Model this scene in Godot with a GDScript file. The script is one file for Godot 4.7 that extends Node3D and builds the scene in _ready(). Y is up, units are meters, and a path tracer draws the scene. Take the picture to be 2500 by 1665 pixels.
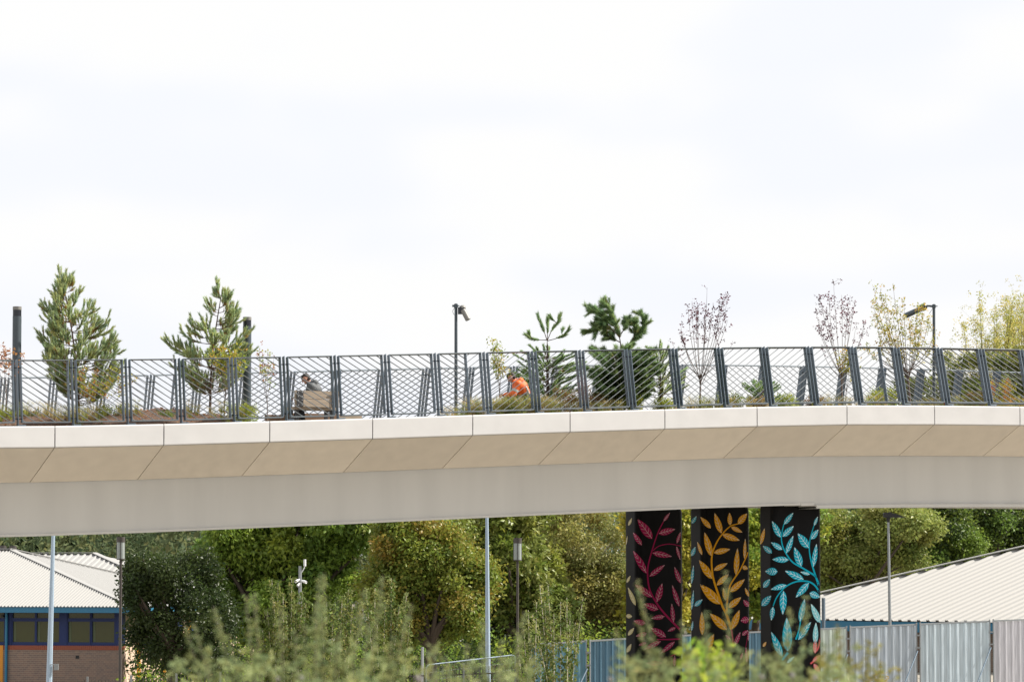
extends Node3D
# A planted footbridge seen through a long lens: white concrete edge, leaning steel railings, painted columns, trees and roofs beyond.

const F := 8776.0          # focal length and centre in the picture's own units (2500 x 1665)
const CX := 1250.0
const CY := 832.5
const PITCH := 0.0633268
const CAM_Y := 4.5
# the bridge: a straight deck that runs away to the right
const TH := 0.464
const BX := -10.4255
const BZ := 81.8611
const SEG := 2.65
const EDGE_Y: Array[float] = [2.79, 2.95, 3.10, 3.19, 3.2488, 3.3419, 3.4561, 3.5745, 3.7017, 3.8255, 3.9464, 4.059, 4.15, 4.2, 4.2285, 4.24, 4.24, 4.23, 4.21, 4.18]
const EDGE_FIRST := -4
const DECK_W := 10.6
const RAIL_H := 1.52

var rng := RandomNumberGenerator.new()
var noise := FastNoiseLite.new()
var ex := Vector3(cos(TH), 0, -sin(TH))
var en := Vector3(-sin(TH), 0, -cos(TH))
var M := {}
var names := {}
var meshes := {}

class MB:
	var v := PackedVector3Array()
	var n := PackedVector3Array()
	var uv := PackedVector2Array()
	var idx := PackedInt32Array()
	func put(p: Vector3, nn: Vector3, t := Vector2.ZERO) -> int:
		v.append(p)
		n.append(nn)
		uv.append(t)
		return v.size() - 1
	func face(a: int, b: int, c: int) -> void:
		# Godot's front faces run clockwise
		var nn := n[a] + n[b] + n[c]
		if (v[b] - v[a]).cross(v[c] - v[a]).dot(nn) > 0.0:
			idx.append_array(PackedInt32Array([a, c, b]))
		else:
			idx.append_array(PackedInt32Array([a, b, c]))
	func tri(a: Vector3, b: Vector3, c: Vector3, out := Vector3.ZERO) -> void:
		var nn := (b - a).cross(c - a).normalized()
		if out != Vector3.ZERO and nn.dot(out) < 0.0:
			nn = -nn
		face(put(a, nn), put(b, nn), put(c, nn))
	func quad(a: Vector3, b: Vector3, c: Vector3, d: Vector3, out := Vector3.ZERO) -> void:
		var nn := (c - a).cross(d - b).normalized()
		if out != Vector3.ZERO and nn.dot(out) < 0.0:
			nn = -nn
		var l := maxf((b - a).length(), 0.001)
		var h := maxf((d - a).length(), 0.001)
		var i := put(a, nn, Vector2(0, 0))
		var j := put(b, nn, Vector2(l, 0))
		var k := put(c, nn, Vector2(l, h))
		var m := put(d, nn, Vector2(0, h))
		face(i, j, k)
		face(i, k, m)
	func box(c: Vector3, hx: Vector3, hy: Vector3, hz: Vector3) -> void:
		quad(c + hx - hy - hz, c + hx + hy - hz, c + hx + hy + hz, c + hx - hy + hz, hx)
		quad(c - hx - hy - hz, c - hx + hy - hz, c - hx + hy + hz, c - hx - hy + hz, -hx)
		quad(c + hy - hx - hz, c + hy + hx - hz, c + hy + hx + hz, c + hy - hx + hz, hy)
		quad(c - hy - hx - hz, c - hy + hx - hz, c - hy + hx + hz, c - hy - hx + hz, -hy)
		quad(c + hz - hx - hy, c + hz + hx - hy, c + hz + hx + hy, c + hz - hx + hy, hz)
		quad(c - hz - hx - hy, c - hz + hx - hy, c - hz + hx + hy, c - hz - hx + hy, -hz)
	func abox(c: Vector3, s: Vector3) -> void:
		box(c, Vector3(s.x / 2, 0, 0), Vector3(0, s.y / 2, 0), Vector3(0, 0, s.z / 2))
	func bar(a: Vector3, b: Vector3, w: float, d: float, up := Vector3.UP) -> void:
		var z := (b - a) / 2
		var x := z.normalized().cross(up)
		if x.length() < 0.01:
			x = Vector3.RIGHT
		x = x.normalized()
		var y := x.cross(z.normalized()).normalized()
		box((a + b) / 2, x * w / 2, y * d / 2, z)
	func tube(pts: PackedVector3Array, rad: PackedFloat32Array, sides := 8, flat := false) -> void:
		var count := pts.size()
		var side := Vector3.ZERO
		var ring := PackedInt32Array()
		for i in count:
			var dir := (pts[mini(i + 1, count - 1)] - pts[maxi(i - 1, 0)])
			if dir.length() < 1e-6:
				dir = Vector3.UP
			dir = dir.normalized()
			if side == Vector3.ZERO:
				side = dir.cross(Vector3(0.13, 0.27, 0.95)).normalized()
			side = (side - dir * side.dot(dir)).normalized()
			var up := dir.cross(side)
			for k in sides:
				var a := TAU * k / sides
				var o := side * cos(a) + up * sin(a)
				ring.append(put(pts[i] + o * rad[i], o, Vector2(float(k) / sides, pts[i].y)))
		for i in count - 1:
			for k in sides:
				var a := ring[i * sides + k]
				var b := ring[i * sides + (k + 1) % sides]
				var c := ring[(i + 1) * sides + (k + 1) % sides]
				var d := ring[(i + 1) * sides + k]
				if flat:
					quad(v[a], v[b], v[c], v[d], n[a] + n[b])
				else:
					face(a, b, c)
					face(a, c, d)
		for e in [0, count - 1]:
			if rad[e] < 0.0005:
				continue
			var dir := (pts[1] - pts[0]) if e == 0 else (pts[count - 1] - pts[count - 2])
			dir = -dir.normalized() if e == 0 else dir.normalized()
			var c := put(pts[e], dir)
			var first := v.size()
			for k in sides:
				put(v[ring[e * sides + k]], dir)
			for k in sides:
				face(c, first + k, first + (k + 1) % sides)
	func rod(a: Vector3, b: Vector3, r: float, sides := 8, r2 := -1.0) -> void:
		tube(PackedVector3Array([a, b]), PackedFloat32Array([r, r if r2 < 0.0 else r2]), sides)
	func prism(poly: PackedVector2Array, o: Vector3, x: Vector3, y: Vector3, z: Vector3) -> void:
		# a flat outline in the plane of x and y, pushed along z
		var area := 0.0
		for i in poly.size():
			area += poly[i].cross(poly[(i + 1) % poly.size()])
		var pts := poly.duplicate()
		if area < 0.0:
			pts.reverse()
		var count := pts.size()
		for i in count:
			var p := pts[i]
			var q := pts[(i + 1) % count]
			var t := q - p
			var a := o + x * p.x + y * p.y
			var b := o + x * q.x + y * q.y
			quad(a, b, b + z, a + z, x * t.y - y * t.x)
		var tris := Geometry2D.triangulate_polygon(pts)
		for e in 2:
			var off := z * e
			var nn := z.normalized() * (1.0 if e == 1 else -1.0)
			var first := v.size()
			for p in pts:
				put(o + x * p.x + y * p.y + off, nn, p)
			for i in range(0, tris.size(), 3):
				face(first + tris[i], first + tris[i + 1], first + tris[i + 2])
	func ball(c: Vector3, r: Vector3, rings := 8, sides := 12) -> void:
		var first := v.size()
		for i in rings + 1:
			var a := PI * i / rings
			for k in sides:
				var b := TAU * k / sides
				var d := Vector3(sin(a) * cos(b), cos(a), sin(a) * sin(b))
				put(c + d * r, (d / r).normalized())
		for i in rings:
			for k in sides:
				var p := first + i * sides + k
				var q := first + i * sides + (k + 1) % sides
				face(p, q, q + sides)
				face(p, q + sides, p + sides)
	func mesh(off := Vector3.ZERO) -> ArrayMesh:
		var arr := []
		arr.resize(Mesh.ARRAY_MAX)
		if off != Vector3.ZERO:
			for i in v.size():
				v[i] -= off
		arr[Mesh.ARRAY_VERTEX] = v
		arr[Mesh.ARRAY_NORMAL] = n
		arr[Mesh.ARRAY_TEX_UV] = uv
		arr[Mesh.ARRAY_INDEX] = idx
		var am := ArrayMesh.new()
		am.add_surface_from_arrays(Mesh.PRIMITIVE_TRIANGLES, arr)
		return am

# ---------------------------------------------------------------- naming and placing

func numbered(called: String) -> String:
	var k: int = names.get(called, 0)
	names[called] = k + 1
	return called if k == 0 else "%s_%03d" % [called, k]

func part_name(called: String, parent: Node) -> String:
	var counts: Dictionary = parent.get_meta("counts_", {}) if parent.has_meta("counts_") else {}
	var k: int = counts.get(called, 0)
	counts[called] = k + 1
	parent.set_meta("counts_", counts)
	return called if k == 0 else "%s_%03d" % [called, k]

func tag(o: Node, label: String, category: String, group := "", kind := "") -> void:
	o.set_meta("label", label)
	if category:
		o.set_meta("category", category)
	if group:
		o.set_meta("group", group)
	if kind:
		o.set_meta("kind", kind)

func thing(called: String, label: String, category: String, where: Vector3, group := "") -> Node3D:
	var o := Node3D.new()
	o.name = numbered(called)
	o.position = where
	add_child(o, true)
	tag(o, label, category, group)
	return o

func world_of(parent: Node) -> Vector3:
	var p := Vector3.ZERO
	var q: Node = parent
	while q is Node3D and q != self:
		p += (q as Node3D).position
		q = q.get_parent()
	return p

# commits a builder that was filled in world coordinates as one named mesh under parent
func obj(called: String, b: MB, m: Material, parent: Node = null) -> MeshInstance3D:
	var o := MeshInstance3D.new()
	var to: Node = self if parent == null else parent
	o.name = numbered(called) if parent == null else part_name(called, to)
	if b.v.size() == 0:
		b.abox(Vector3.ZERO, Vector3.ONE * 0.001)
	o.mesh = b.mesh(world_of(to) if parent != null else Vector3.ZERO)
	o.mesh.surface_set_material(0, m)
	to.add_child(o, true)
	return o

func inst(called: String, me: Mesh, m: Material, t: Transform3D, parent: Node) -> MeshInstance3D:
	var o := MeshInstance3D.new()
	o.name = part_name(called, parent)
	o.mesh = me
	o.material_override = m
	t.origin -= world_of(parent)
	o.transform = t
	parent.add_child(o, true)
	return o

func many(called: String, me: Mesh, m: Material, at_: Array, tint: Array, parent: Node = null) -> MultiMeshInstance3D:
	var o := MultiMeshInstance3D.new()
	var to: Node = self if parent == null else parent
	o.name = numbered(called) if parent == null else part_name(called, to)
	var mm := MultiMesh.new()
	mm.transform_format = MultiMesh.TRANSFORM_3D
	mm.use_colors = true
	mm.mesh = me
	mm.instance_count = at_.size()
	var off := world_of(to) if parent != null else Vector3.ZERO
	for i in at_.size():
		var t: Transform3D = at_[i]
		t.origin -= off
		mm.set_instance_transform(i, t)
		mm.set_instance_color(i, tint[i])
	o.multimesh = mm
	if parent != null:
		o.set_meta("kind", "stuff")
	o.material_override = m
	to.add_child(o, true)
	return o

# a point of the place by where it stands in the view and how many metres away it is
func at(px: float, py: float, depth: float) -> Vector3:
	var xc := (px - CX) / F
	var yc := (CY - py) / F
	var y := yc * cos(PITCH) + sin(PITCH)
	var z := cos(PITCH) - yc * sin(PITCH)
	var k := depth / z
	return Vector3(xc * k, CAM_Y + y * k, -depth)

func pix(p: Vector3) -> Vector2:
	var y := p.y - CAM_Y
	var zc := -p.z * cos(PITCH) + y * sin(PITCH)
	var yc := y * cos(PITCH) + p.z * sin(PITCH)
	return Vector2(CX + F * p.x / zc, CY - F * yc / zc)

func edge_y(t: float) -> float:
	var s := t / SEG - EDGE_FIRST
	var i := clampi(int(floor(s)), 0, EDGE_Y.size() - 2)
	return CAM_Y + lerpf(EDGE_Y[i], EDGE_Y[i + 1], s - i)

# along the bridge (metres from a joint), inward from the near edge, above the edge's top
func br(t: float, o: float, h: float) -> Vector3:
	var p := Vector3(BX, 0, -BZ) + ex * t + en * o
	p.y = edge_y(t) + h
	return p

# the place along the bridge that stands at px, o metres in
func along(px: float, o: float) -> float:
	var q := (px - CX) / F / (cos(PITCH) + 0.003)
	var p := Vector3(BX, 0, -BZ) + en * o
	# p.x + ex.x t = q (-p.z - ex.z t) (height adds a little to the depth)
	var t := (q * -p.z - p.x) / (ex.x + q * ex.z)
	for i in 4:
		var w := br(t, o, 0.5)
		t += (px - pix(w).x) / F * -w.z / 0.97
	return t

func on_bridge(px: float, o: float, h := 0.0) -> Vector3:
	return br(along(px, o), o, h)

# height above the edge's top for a picture height at a place on the bridge
func y_at(py: float, p: Vector3) -> float:
	return at(0, py, -p.z).y

# ---------------------------------------------------------------- materials

func noise_image(size: int, freq: float, lo: float, hi: float, seed_: int, stretch := Vector2.ONE, octaves := 4) -> ImageTexture:
	var nz := FastNoiseLite.new()
	nz.seed = seed_
	nz.frequency = freq
	nz.fractal_octaves = octaves
	var im := Image.create(size, size, false, Image.FORMAT_RGBA8)
	for y in size:
		for x in size:
			# blended with its own wrapped copy, so that it tiles
			var fx := float(x) / size
			var a := nz.get_noise_2d(x * stretch.x, y * stretch.y) * (1.0 - fx) + nz.get_noise_2d((x - size) * stretch.x, y * stretch.y) * fx
			var b := nz.get_noise_2d(x * stretch.x, (y - size) * stretch.y) * (1.0 - fx) + nz.get_noise_2d((x - size) * stretch.x, (y - size) * stretch.y) * fx
			var fy := float(y) / size
			var g := clampf(lerpf(lo, hi, 0.5 + 0.85 * lerpf(a, b, fy)), 0.0, 1.0)
			im.set_pixel(x, y, Color(g, g, g))
	return ImageTexture.create_from_image(im)

func mat(called: String, lin: Color, rough := 0.8, metal := 0.0) -> StandardMaterial3D:
	var m := StandardMaterial3D.new()
	m.resource_name = called
	m.albedo_color = lin.linear_to_srgb()
	m.roughness = rough
	m.metallic = metal
	M[called] = m
	return m

func textured(m: StandardMaterial3D, t: Texture2D, scale: Vector3, bump := 0.0, bump_t: Texture2D = null) -> StandardMaterial3D:
	m.albedo_texture = t
	m.uv1_triplanar = true
	m.uv1_world_triplanar = true
	m.uv1_scale = scale
	if bump > 0.0:
		m.heightmap_enabled = true
		m.heightmap_texture = bump_t if bump_t else t
		m.heightmap_scale = bump
	return m

func leafy(called: String, glow := 0.5, rough := 0.55) -> StandardMaterial3D:
	var m := mat(called, Color(1, 1, 1), rough)
	m.vertex_color_use_as_albedo = true
	m.backlight_enabled = true
	m.backlight = Color(glow, glow, glow)
	m.cull_mode = BaseMaterial3D.CULL_DISABLED
	m.metallic_specular = 0.25
	return m

func materials() -> void:
	var fine := noise_image(256, 0.02, 0.93, 1.0, 3)
	var rain := noise_image(256, 0.035, 0.93, 1.0, 5, Vector2(1.0, 0.10))
	var grain := noise_image(256, 0.12, 0.7, 1.0, 7)
	var soil := noise_image(256, 0.06, 0.35, 1.0, 9)
	var streak := noise_image(256, 0.11, 0.62, 1.08, 11, Vector2(1.0, 0.02), 5)
	var wood := noise_image(256, 0.05, 0.72, 1.0, 13, Vector2(0.08, 1.0))
	M.fine = fine
	M.streak_t = streak
	textured(mat("concrete", Color(0.645, 0.638, 0.632), 0.75), fine, Vector3(0.22, 0.22, 0.22), 0.15, grain)
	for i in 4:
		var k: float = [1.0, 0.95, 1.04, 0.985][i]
		textured(mat("soffit_bounce_%d" % i, Color(0.76 * k, 0.695 * k, 0.61 * k), 0.8), fine, Vector3(0.3 + 0.03 * i, 0.3, 0.27), 0.15, grain)  # same concrete as the edge; warm ground bounce painted into its colour
	textured(mat("girder", Color(0.60, 0.59, 0.562), 0.6), rain, Vector3(0.13, 0.13, 0.13))
	mat("joint", Color(0.03, 0.028, 0.025), 0.95)
	mat("steel", Color(0.098, 0.132, 0.168), 0.42, 0.2)
	mat("bar_steel", Color(0.17, 0.185, 0.195), 0.4, 0.2)
	mat("steel_edge", Color(0.14, 0.165, 0.18), 0.4, 0.2)
	mat("bolt", Color(0.03, 0.035, 0.045), 0.5, 0.4)
	mat("galvanised", Color(0.42, 0.45, 0.47), 0.45, 0.35)
	textured(M.galvanised, grain, Vector3(1.4, 1.4, 1.4))
	mat("sky_tint_pole", Color(0.36, 0.46, 0.57), 0.45, 0.2)  # reflected sky mixed into the pole colour as a blue tint
	mat("brace_steel", Color(0.13, 0.18, 0.23), 0.45, 0.2)
	mat("dark_pole", Color(0.055, 0.047, 0.042), 0.5)
	mat("black_plastic", Color(0.012, 0.011, 0.012), 0.55)
	mat("grey_pole", Color(0.062, 0.08, 0.095), 0.42, 0.2)
	mat("lamp_grey", Color(0.20, 0.195, 0.18), 0.5, 0.1)
	mat("lens_dark", Color(0.012, 0.014, 0.022), 0.2)
	mat("white_plastic", Color(0.75, 0.76, 0.77), 0.4)
	mat("opal", Color(0.27, 0.30, 0.29), 0.25)
	var glass := mat("clear_glass", Color(0.9, 0.95, 0.93), 0.05)
	glass.transparency = BaseMaterial3D.TRANSPARENCY_ALPHA
	glass.albedo_color.a = 0.25
	textured(mat("column_black", Color(0.0085, 0.0085, 0.010), 0.42), noise_image(256, 0.03, 0.45, 1.0, 15, Vector2(1.0, 0.15)), Vector3(0.35, 0.35, 0.35), 0.1, grain)
	M.column_black.metallic_specular = 0.22
	mat("crimson", Color(0.36, 0.012, 0.085), 0.55)
	mat("ochre", Color(0.72, 0.34, 0.010), 0.55)
	mat("teal", Color(0.004, 0.34, 0.47), 0.55)
	mat("coral", Color(0.62, 0.10, 0.11), 0.5)
	mat("pale_teal", Color(0.22, 0.56, 0.62), 0.5)
	mat("sand", Color(0.42, 0.36, 0.13), 0.5)
	mat("vein_pink", Color(0.62, 0.44, 0.46), 0.5)
	mat("vein_cream", Color(0.72, 0.63, 0.45), 0.5)
	mat("vein_white", Color(0.75, 0.86, 0.88), 0.5)
	for k in ["crimson", "ochre", "teal", "coral", "pale_teal"]:
		M[k].metallic_specular = 0.2
	textured(mat("mulch", Color(0.20, 0.105, 0.06), 0.95), soil, Vector3(1.2, 1.2, 1.2), 1.5, soil)
	textured(mat("path", Color(0.30, 0.285, 0.26), 0.9), grain, Vector3(1, 1, 1))
	textured(mat("ground", Color(0.62, 0.56, 0.46), 0.95), soil, Vector3(0.15, 0.15, 0.15))
	textured(mat("bark", Color(0.10, 0.075, 0.055), 0.9), grain, Vector3(2, 2, 2))
	textured(mat("pine_bark", Color(0.13, 0.085, 0.06), 0.9), grain, Vector3(3, 3, 3))
	mat("twig", Color(0.12, 0.09, 0.075), 0.8)
	mat("pale_bark", Color(0.55, 0.50, 0.40), 0.8)
	textured(mat("timber", Color(0.50, 0.40, 0.30), 0.8), wood, Vector3(2, 2, 2))
	textured(mat("brown_timber", Color(0.27, 0.16, 0.095), 0.85), wood, Vector3(2, 2, 2))
	mat("bracket", Color(0.05, 0.05, 0.052), 0.5, 0.3)
	mat("bolt_bright", Color(0.6, 0.6, 0.6), 0.35, 0.6)
	leafy("leaf", 1.0, 0.5)
	leafy("glint", 0.9, 0.42).metallic_specular = 0.4
	leafy("leaf_gloss", 0.6, 0.35)
	leafy("needle", 0.9, 0.5)
	var dull := leafy("dull", 0.0, 0.95)
	dull.backlight_enabled = false

# ---------------------------------------------------------------- the bridge

func lin_prism(poly: PackedVector2Array, t0: float, t1: float, b: MB) -> void:
	# an outline (inset, height) pushed from t0 to t1; each end follows the deck's own height
	var area := 0.0
	for i in poly.size():
		area += poly[i].cross(poly[(i + 1) % poly.size()])
	var pts := poly.duplicate()
	if area < 0.0:
		pts.reverse()
	for i in pts.size():
		var p := pts[i]
		var q := pts[(i + 1) % pts.size()]
		var t := q - p
		b.quad(br(t0, p.x, p.y), br(t0, q.x, q.y), br(t1, q.x, q.y), br(t1, p.x, p.y), en * t.y - Vector3.UP * t.x)
	var tris := Geometry2D.triangulate_polygon(pts)
	for e in 2:
		var tt: float = [t0, t1][e]
		var nn := ex * (1.0 if e == 1 else -1.0)
		var first := b.v.size()
		for p in pts:
			b.put(br(tt, p.x, p.y), nn)
		for i in range(0, tris.size(), 3):
			b.face(first + tris[i], first + tris[i + 1], first + tris[i + 2])

func rounded(poly: Array, radii: Array) -> PackedVector2Array:
	var out := PackedVector2Array()
	for i in poly.size():
		var p: Vector2 = poly[i]
		var a: Vector2 = (poly[(i - 1 + poly.size()) % poly.size()] - p).normalized()
		var c: Vector2 = (poly[(i + 1) % poly.size()] - p).normalized()
		var r: float = radii[i]
		if r <= 0.0:
			out.append(p)
			continue
		for k in 5:
			var u := k / 4.0
			out.append((p + a * r) * (1 - u) * (1 - u) + p * 2 * u * (1 - u) + (p + c * r) * u * u)
	return out

func footbridge() -> void:
	var root := thing("footbridge", "long white concrete footbridge with an underside tinted beige like bounced light crossing the whole view on painted columns", "footbridge", br(13.0, 5.3, -6.0))
	var first := EDGE_FIRST
	var last := EDGE_FIRST + EDGE_Y.size() - 1
	var front := rounded([Vector2(0, 0), Vector2(0.5, 0.0), Vector2(0.5, -0.16), Vector2(0.12, -0.16), Vector2(0.12, -0.5), Vector2(0.0, -0.495)], [0.035, 0, 0, 0, 0, 0.03])
	var under := PackedVector2Array([Vector2(0.035, -0.502), Vector2(0.16, -0.50), Vector2(1.74, -1.19), Vector2(1.72, -1.2465)])
	for i in range(first, last):
		var g := 0.014
		var b := MB.new()
		lin_prism(front, i * SEG + g, (i + 1) * SEG - g, b)
		obj("edge_panel", b, M.concrete, root)
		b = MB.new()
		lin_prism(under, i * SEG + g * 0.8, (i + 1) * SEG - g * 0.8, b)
		obj("soffit_panel", b, M["soffit_bounce_%d" % ((i * 7 + 28) % 4)], root)
	var far := PackedVector2Array()
	for p in front:
		far.append(Vector2(DECK_W - p.x, p.y))
	var far_under := PackedVector2Array()
	for p in under:
		far_under.append(Vector2(DECK_W - p.x, p.y))
	var core := MB.new()
	var beam := MB.new()
	var fb := MB.new()
	for i in range(first, last):
		lin_prism(PackedVector2Array([Vector2(0.06, -0.17), Vector2(DECK_W - 0.06, -0.17), Vector2(DECK_W - 0.08, -0.46), Vector2(DECK_W - 1.75, -1.16), Vector2(1.75, -1.16), Vector2(0.08, -0.46)]), i * SEG, (i + 1) * SEG, core)
		lin_prism(far, i * SEG, (i + 1) * SEG, fb)
		lin_prism(far_under, i * SEG, (i + 1) * SEG, fb)
	obj("deck_slab", core, M.joint, root)
	obj("far_edge_beam", fb, M.concrete, root)
	# the girder, in two spans that meet over the near column
	var t0 := first * SEG
	while t0 < 21.25:
		var t1 := minf(t0 + SEG, 21.3)
		lin_prism(PackedVector2Array([Vector2(1.76, -1.17), Vector2(DECK_W - 1.76, -1.17), Vector2(DECK_W - 1.76, -2.44), Vector2(1.76, -2.44)]), t0, t1, beam)
		t0 = t1
	t0 = 21.3
	while t0 < last * SEG:
		var t1 := t0 + SEG
		lin_prism(PackedVector2Array([Vector2(1.76, -1.17), Vector2(DECK_W - 1.76, -1.17), Vector2(DECK_W - 1.76, -2.505), Vector2(1.76, -2.505)]), t0, t1, beam)
		t0 = t1
	obj("girder", beam, M.girder, root)
	var lip := MB.new()
	t0 = first * SEG
	while t0 < 20.8:
		var t1 := minf(t0 + SEG, 20.85)
		lin_prism(PackedVector2Array([Vector2(1.72, -2.442), Vector2(3.0, -2.442), Vector2(3.0, -2.50), Vector2(1.72, -2.50)]), t0, t1, lip)
		t0 = t1
	obj("girder_flange", lip, M.girder, root)
	lip = MB.new()
	lin_prism(PackedVector2Array([Vector2(1.735, -2.442), Vector2(3.0, -2.442), Vector2(3.0, -2.52), Vector2(1.735, -2.52)]), 20.87, 21.28, lip)
	obj("bearing_plate", lip, M.girder, root)
	lip = MB.new()
	t0 = 21.3
	while t0 < last * SEG:
		var t1 := t0 + SEG
		lin_prism(PackedVector2Array([Vector2(1.70, -2.50), Vector2(3.0, -2.50), Vector2(3.0, -2.545), Vector2(1.73, -2.545), Vector2(1.73, -2.55), Vector2(1.70, -2.55), Vector2(1.70, -2.59), Vector2(3.0, -2.59), Vector2(3.0, -2.595), Vector2(1.66, -2.595), Vector2(1.66, -2.515)]), t0, t1, lip)
		t0 = t1
	obj("girder_flange", lip, M.girder, root)
	# deck surface
	var deck := MB.new()
	for i in range(first, last):
		deck.quad(br(i * SEG, 0.5, -0.10), br((i + 1) * SEG, 0.5, -0.10), br((i + 1) * SEG, DECK_W - 0.5, -0.10), br(i * SEG, DECK_W - 0.5, -0.10), Vector3.UP)
	obj("deck_paving", deck, M.path, root)
	columns(root)

var col_prof := []     # perimeter samples of a column in view: [fraction across, point offset, normal]

func column_profile(c: Vector3) -> Array:
	# the outline of a column: 1.5 m along the bridge, 0.75 m across, rounded corners
	var a := 0.75
	var d := 0.38
	var r := 0.16
	var out := []
	for corner in 4:
		var sx: float = [1, 1, -1, -1][corner]
		var sy: float = [-1, 1, 1, -1][corner]
		for k in 7:
			var ang: float = [-PI / 2, 0.0, PI / 2, PI][corner] + PI / 2 * k / 6.0
			var nn := ex * cos(ang) + en * sin(ang)
			out.append([c + ex * (sx * (a - r)) + en * (sy * (d - r)) + nn * r, nn])
	return out

func columns(root: Node) -> void:
	var spots := [[1930.5, 94.0, "black bridge column painted with turquoise leafy branches, nearest to the ribbed roof"], [1758.5, 97.25, "black bridge column painted with ochre leafy branches, between the other two"], [1597.0, 100.5, "black bridge column painted with crimson leafy branches"]]
	for i in 3:
		var c := at(spots[i][0], 1380, spots[i][1])
		c.y = 0
		var prof := column_profile(c)
		var b := MB.new()
		var n := prof.size()
		var top: float = br(20.8, 0, -2.46).y
		for k in n:
			var p: Array = prof[k]
			var q: Array = prof[(k + 1) % n]
			for s in [[-1.0, top - 0.12, 0.0, 0.0], [top - 0.12, top, 0.0, 0.03]]:
				var i0: int = b.put(p[0] - p[1] * s[2] + Vector3.UP * s[0], p[1])
				var i1: int = b.put(q[0] - q[1] * s[2] + Vector3.UP * s[0], q[1])
				var i2: int = b.put(q[0] - q[1] * s[3] + Vector3.UP * s[1], q[1])
				var i3: int = b.put(p[0] - p[1] * s[3] + Vector3.UP * s[1], p[1])
				b.face(i0, i1, i2)
				b.face(i0, i2, i3)
			b.tri(c + Vector3.UP * top, p[0] - p[1] * 0.03 + Vector3.UP * top, q[0] - q[1] * 0.03 + Vector3.UP * top, Vector3.UP)
		var col := obj("column", b, M.column_black, root)
		col.set_meta("label", spots[i][2])
		# where each fraction of the visible width lies on the surface
		var seen := []
		for k in n:
			var p: Array = prof[k]
			var q: Array = prof[(k + 1) % n]
			for u in 8:
				var w: Vector3 = p[0].lerp(q[0], u / 8.0)
				var nn: Vector3 = p[1].lerp(q[1], u / 8.0).normalized()
				if nn.dot(Vector3(-w.x, 0, -w.z).normalized()) > 0.02:
					seen.append([pix(w + Vector3.UP * 3.6).x, w, nn])
		seen.sort_custom(func(x, y): return x[0] < y[0])
		col_prof = seen
		mural(i, col, spots[i][1])

func on_column(f: float, y: float, proud: float) -> Vector3:
	var lo: float = col_prof[0][0]
	var hi: float = col_prof[col_prof.size() - 1][0]
	var x := lerpf(lo, hi, clampf(f, 0.0, 1.0))
	for k in col_prof.size() - 1:
		var p: Array = col_prof[k]
		var q: Array = col_prof[k + 1]
		if x <= q[0]:
			var u: float = clampf((x - p[0]) / maxf(q[0] - p[0], 0.001), 0.0, 1.0)
			var w: Vector3 = p[1].lerp(q[1], u) + p[2].lerp(q[2], u).normalized() * proud
			w.y = y
			return w
	return col_prof[0][1]

var map_left := 0.0
var map_right := 1.0
var map_scale := 1.0
var map_top := 0.0
var map_depth := 94.0

func paint_at(p: Vector2, proud: float) -> Vector3:
	var f := (p.x - map_left) / (map_right - map_left)
	return on_column(f, at(CX, map_top + p.y / map_scale, map_depth).y, proud)

func strip(b: MB, pts: PackedVector2Array, w0: float, w1: float, proud: float) -> void:
	for i in pts.size() - 1:
		var p := pts[i]
		var q := pts[i + 1]
		var d := (q - p).normalized().orthogonal()
		var wa := lerpf(w0, w1, float(i) / (pts.size() - 1)) / 2
		var wb := lerpf(w0, w1, float(i + 1) / (pts.size() - 1)) / 2
		b.quad(paint_at(p - d * wa, proud), paint_at(q - d * wb, proud), paint_at(q + d * wb, proud), paint_at(p + d * wa, proud), -en - ex * 0.3)

func painted_leaf(col: Node, base: Vector2, tip: Vector2, w: float, m: Material, vein: Material) -> void:
	var b := MB.new()
	var axis := tip - base
	var side := axis.normalized().orthogonal()
	var steps := 9
	for i in steps:
		var u := float(i) / steps
		var v := float(i + 1) / steps
		var wu := w / 2 * pow(sin(PI * pow(u, 0.8)), 0.85)
		var wv := w / 2 * pow(maxf(sin(PI * pow(v, 0.8)), 0.0), 0.85)
		var p := base + axis * u
		var q := base + axis * v
		for s: float in [-1.0, 1.0]:
			for k in 4:
				var g := s * k / 4.0
				var h := s * (k + 1) / 4.0
				b.quad(paint_at(p + side * wu * g, 0.004), paint_at(q + side * wv * g, 0.004), paint_at(q + side * wv * h, 0.004), paint_at(p + side * wu * h, 0.004), -en - ex * 0.3)
	var leaf := obj("painted_leaf", b, m, col)
	var vb := MB.new()
	strip(vb, PackedVector2Array([base + axis * 0.03, base + axis * 0.25, base + axis * 0.5, base + axis * 0.75, tip - axis * 0.02]), 4.2, 2.4, 0.0065)
	var count := 5 if axis.length() > 90 else 4
	for i in count:
		var u := 0.13 + 0.68 * i / (count - 1)
		var half := w / 2 * pow(sin(PI * pow(minf(u + 0.13, 1.0), 0.8)), 0.85) * 0.84
		var p := base + axis * u
		for s: float in [-1.0, 1.0]:
			strip(vb, PackedVector2Array([p, p + axis * 0.06 + side * half * 0.55 * s, p + axis * 0.14 + side * half * s]), 3.0, 1.8, 0.0065)
	obj("leaf_vein", vb, vein, col)

func curve(pts: Array) -> PackedVector2Array:
	var out := PackedVector2Array()
	for i in pts.size() - 1:
		var a: Vector2 = pts[maxi(i - 1, 0)]
		var b: Vector2 = pts[i]
		var c: Vector2 = pts[i + 1]
		var d: Vector2 = pts[mini(i + 2, pts.size() - 1)]
		for k in 5:
			out.append(b.cubic_interpolate(c, a, d, k / 5.0))
	out.append(pts[pts.size() - 1])
	return out

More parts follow.
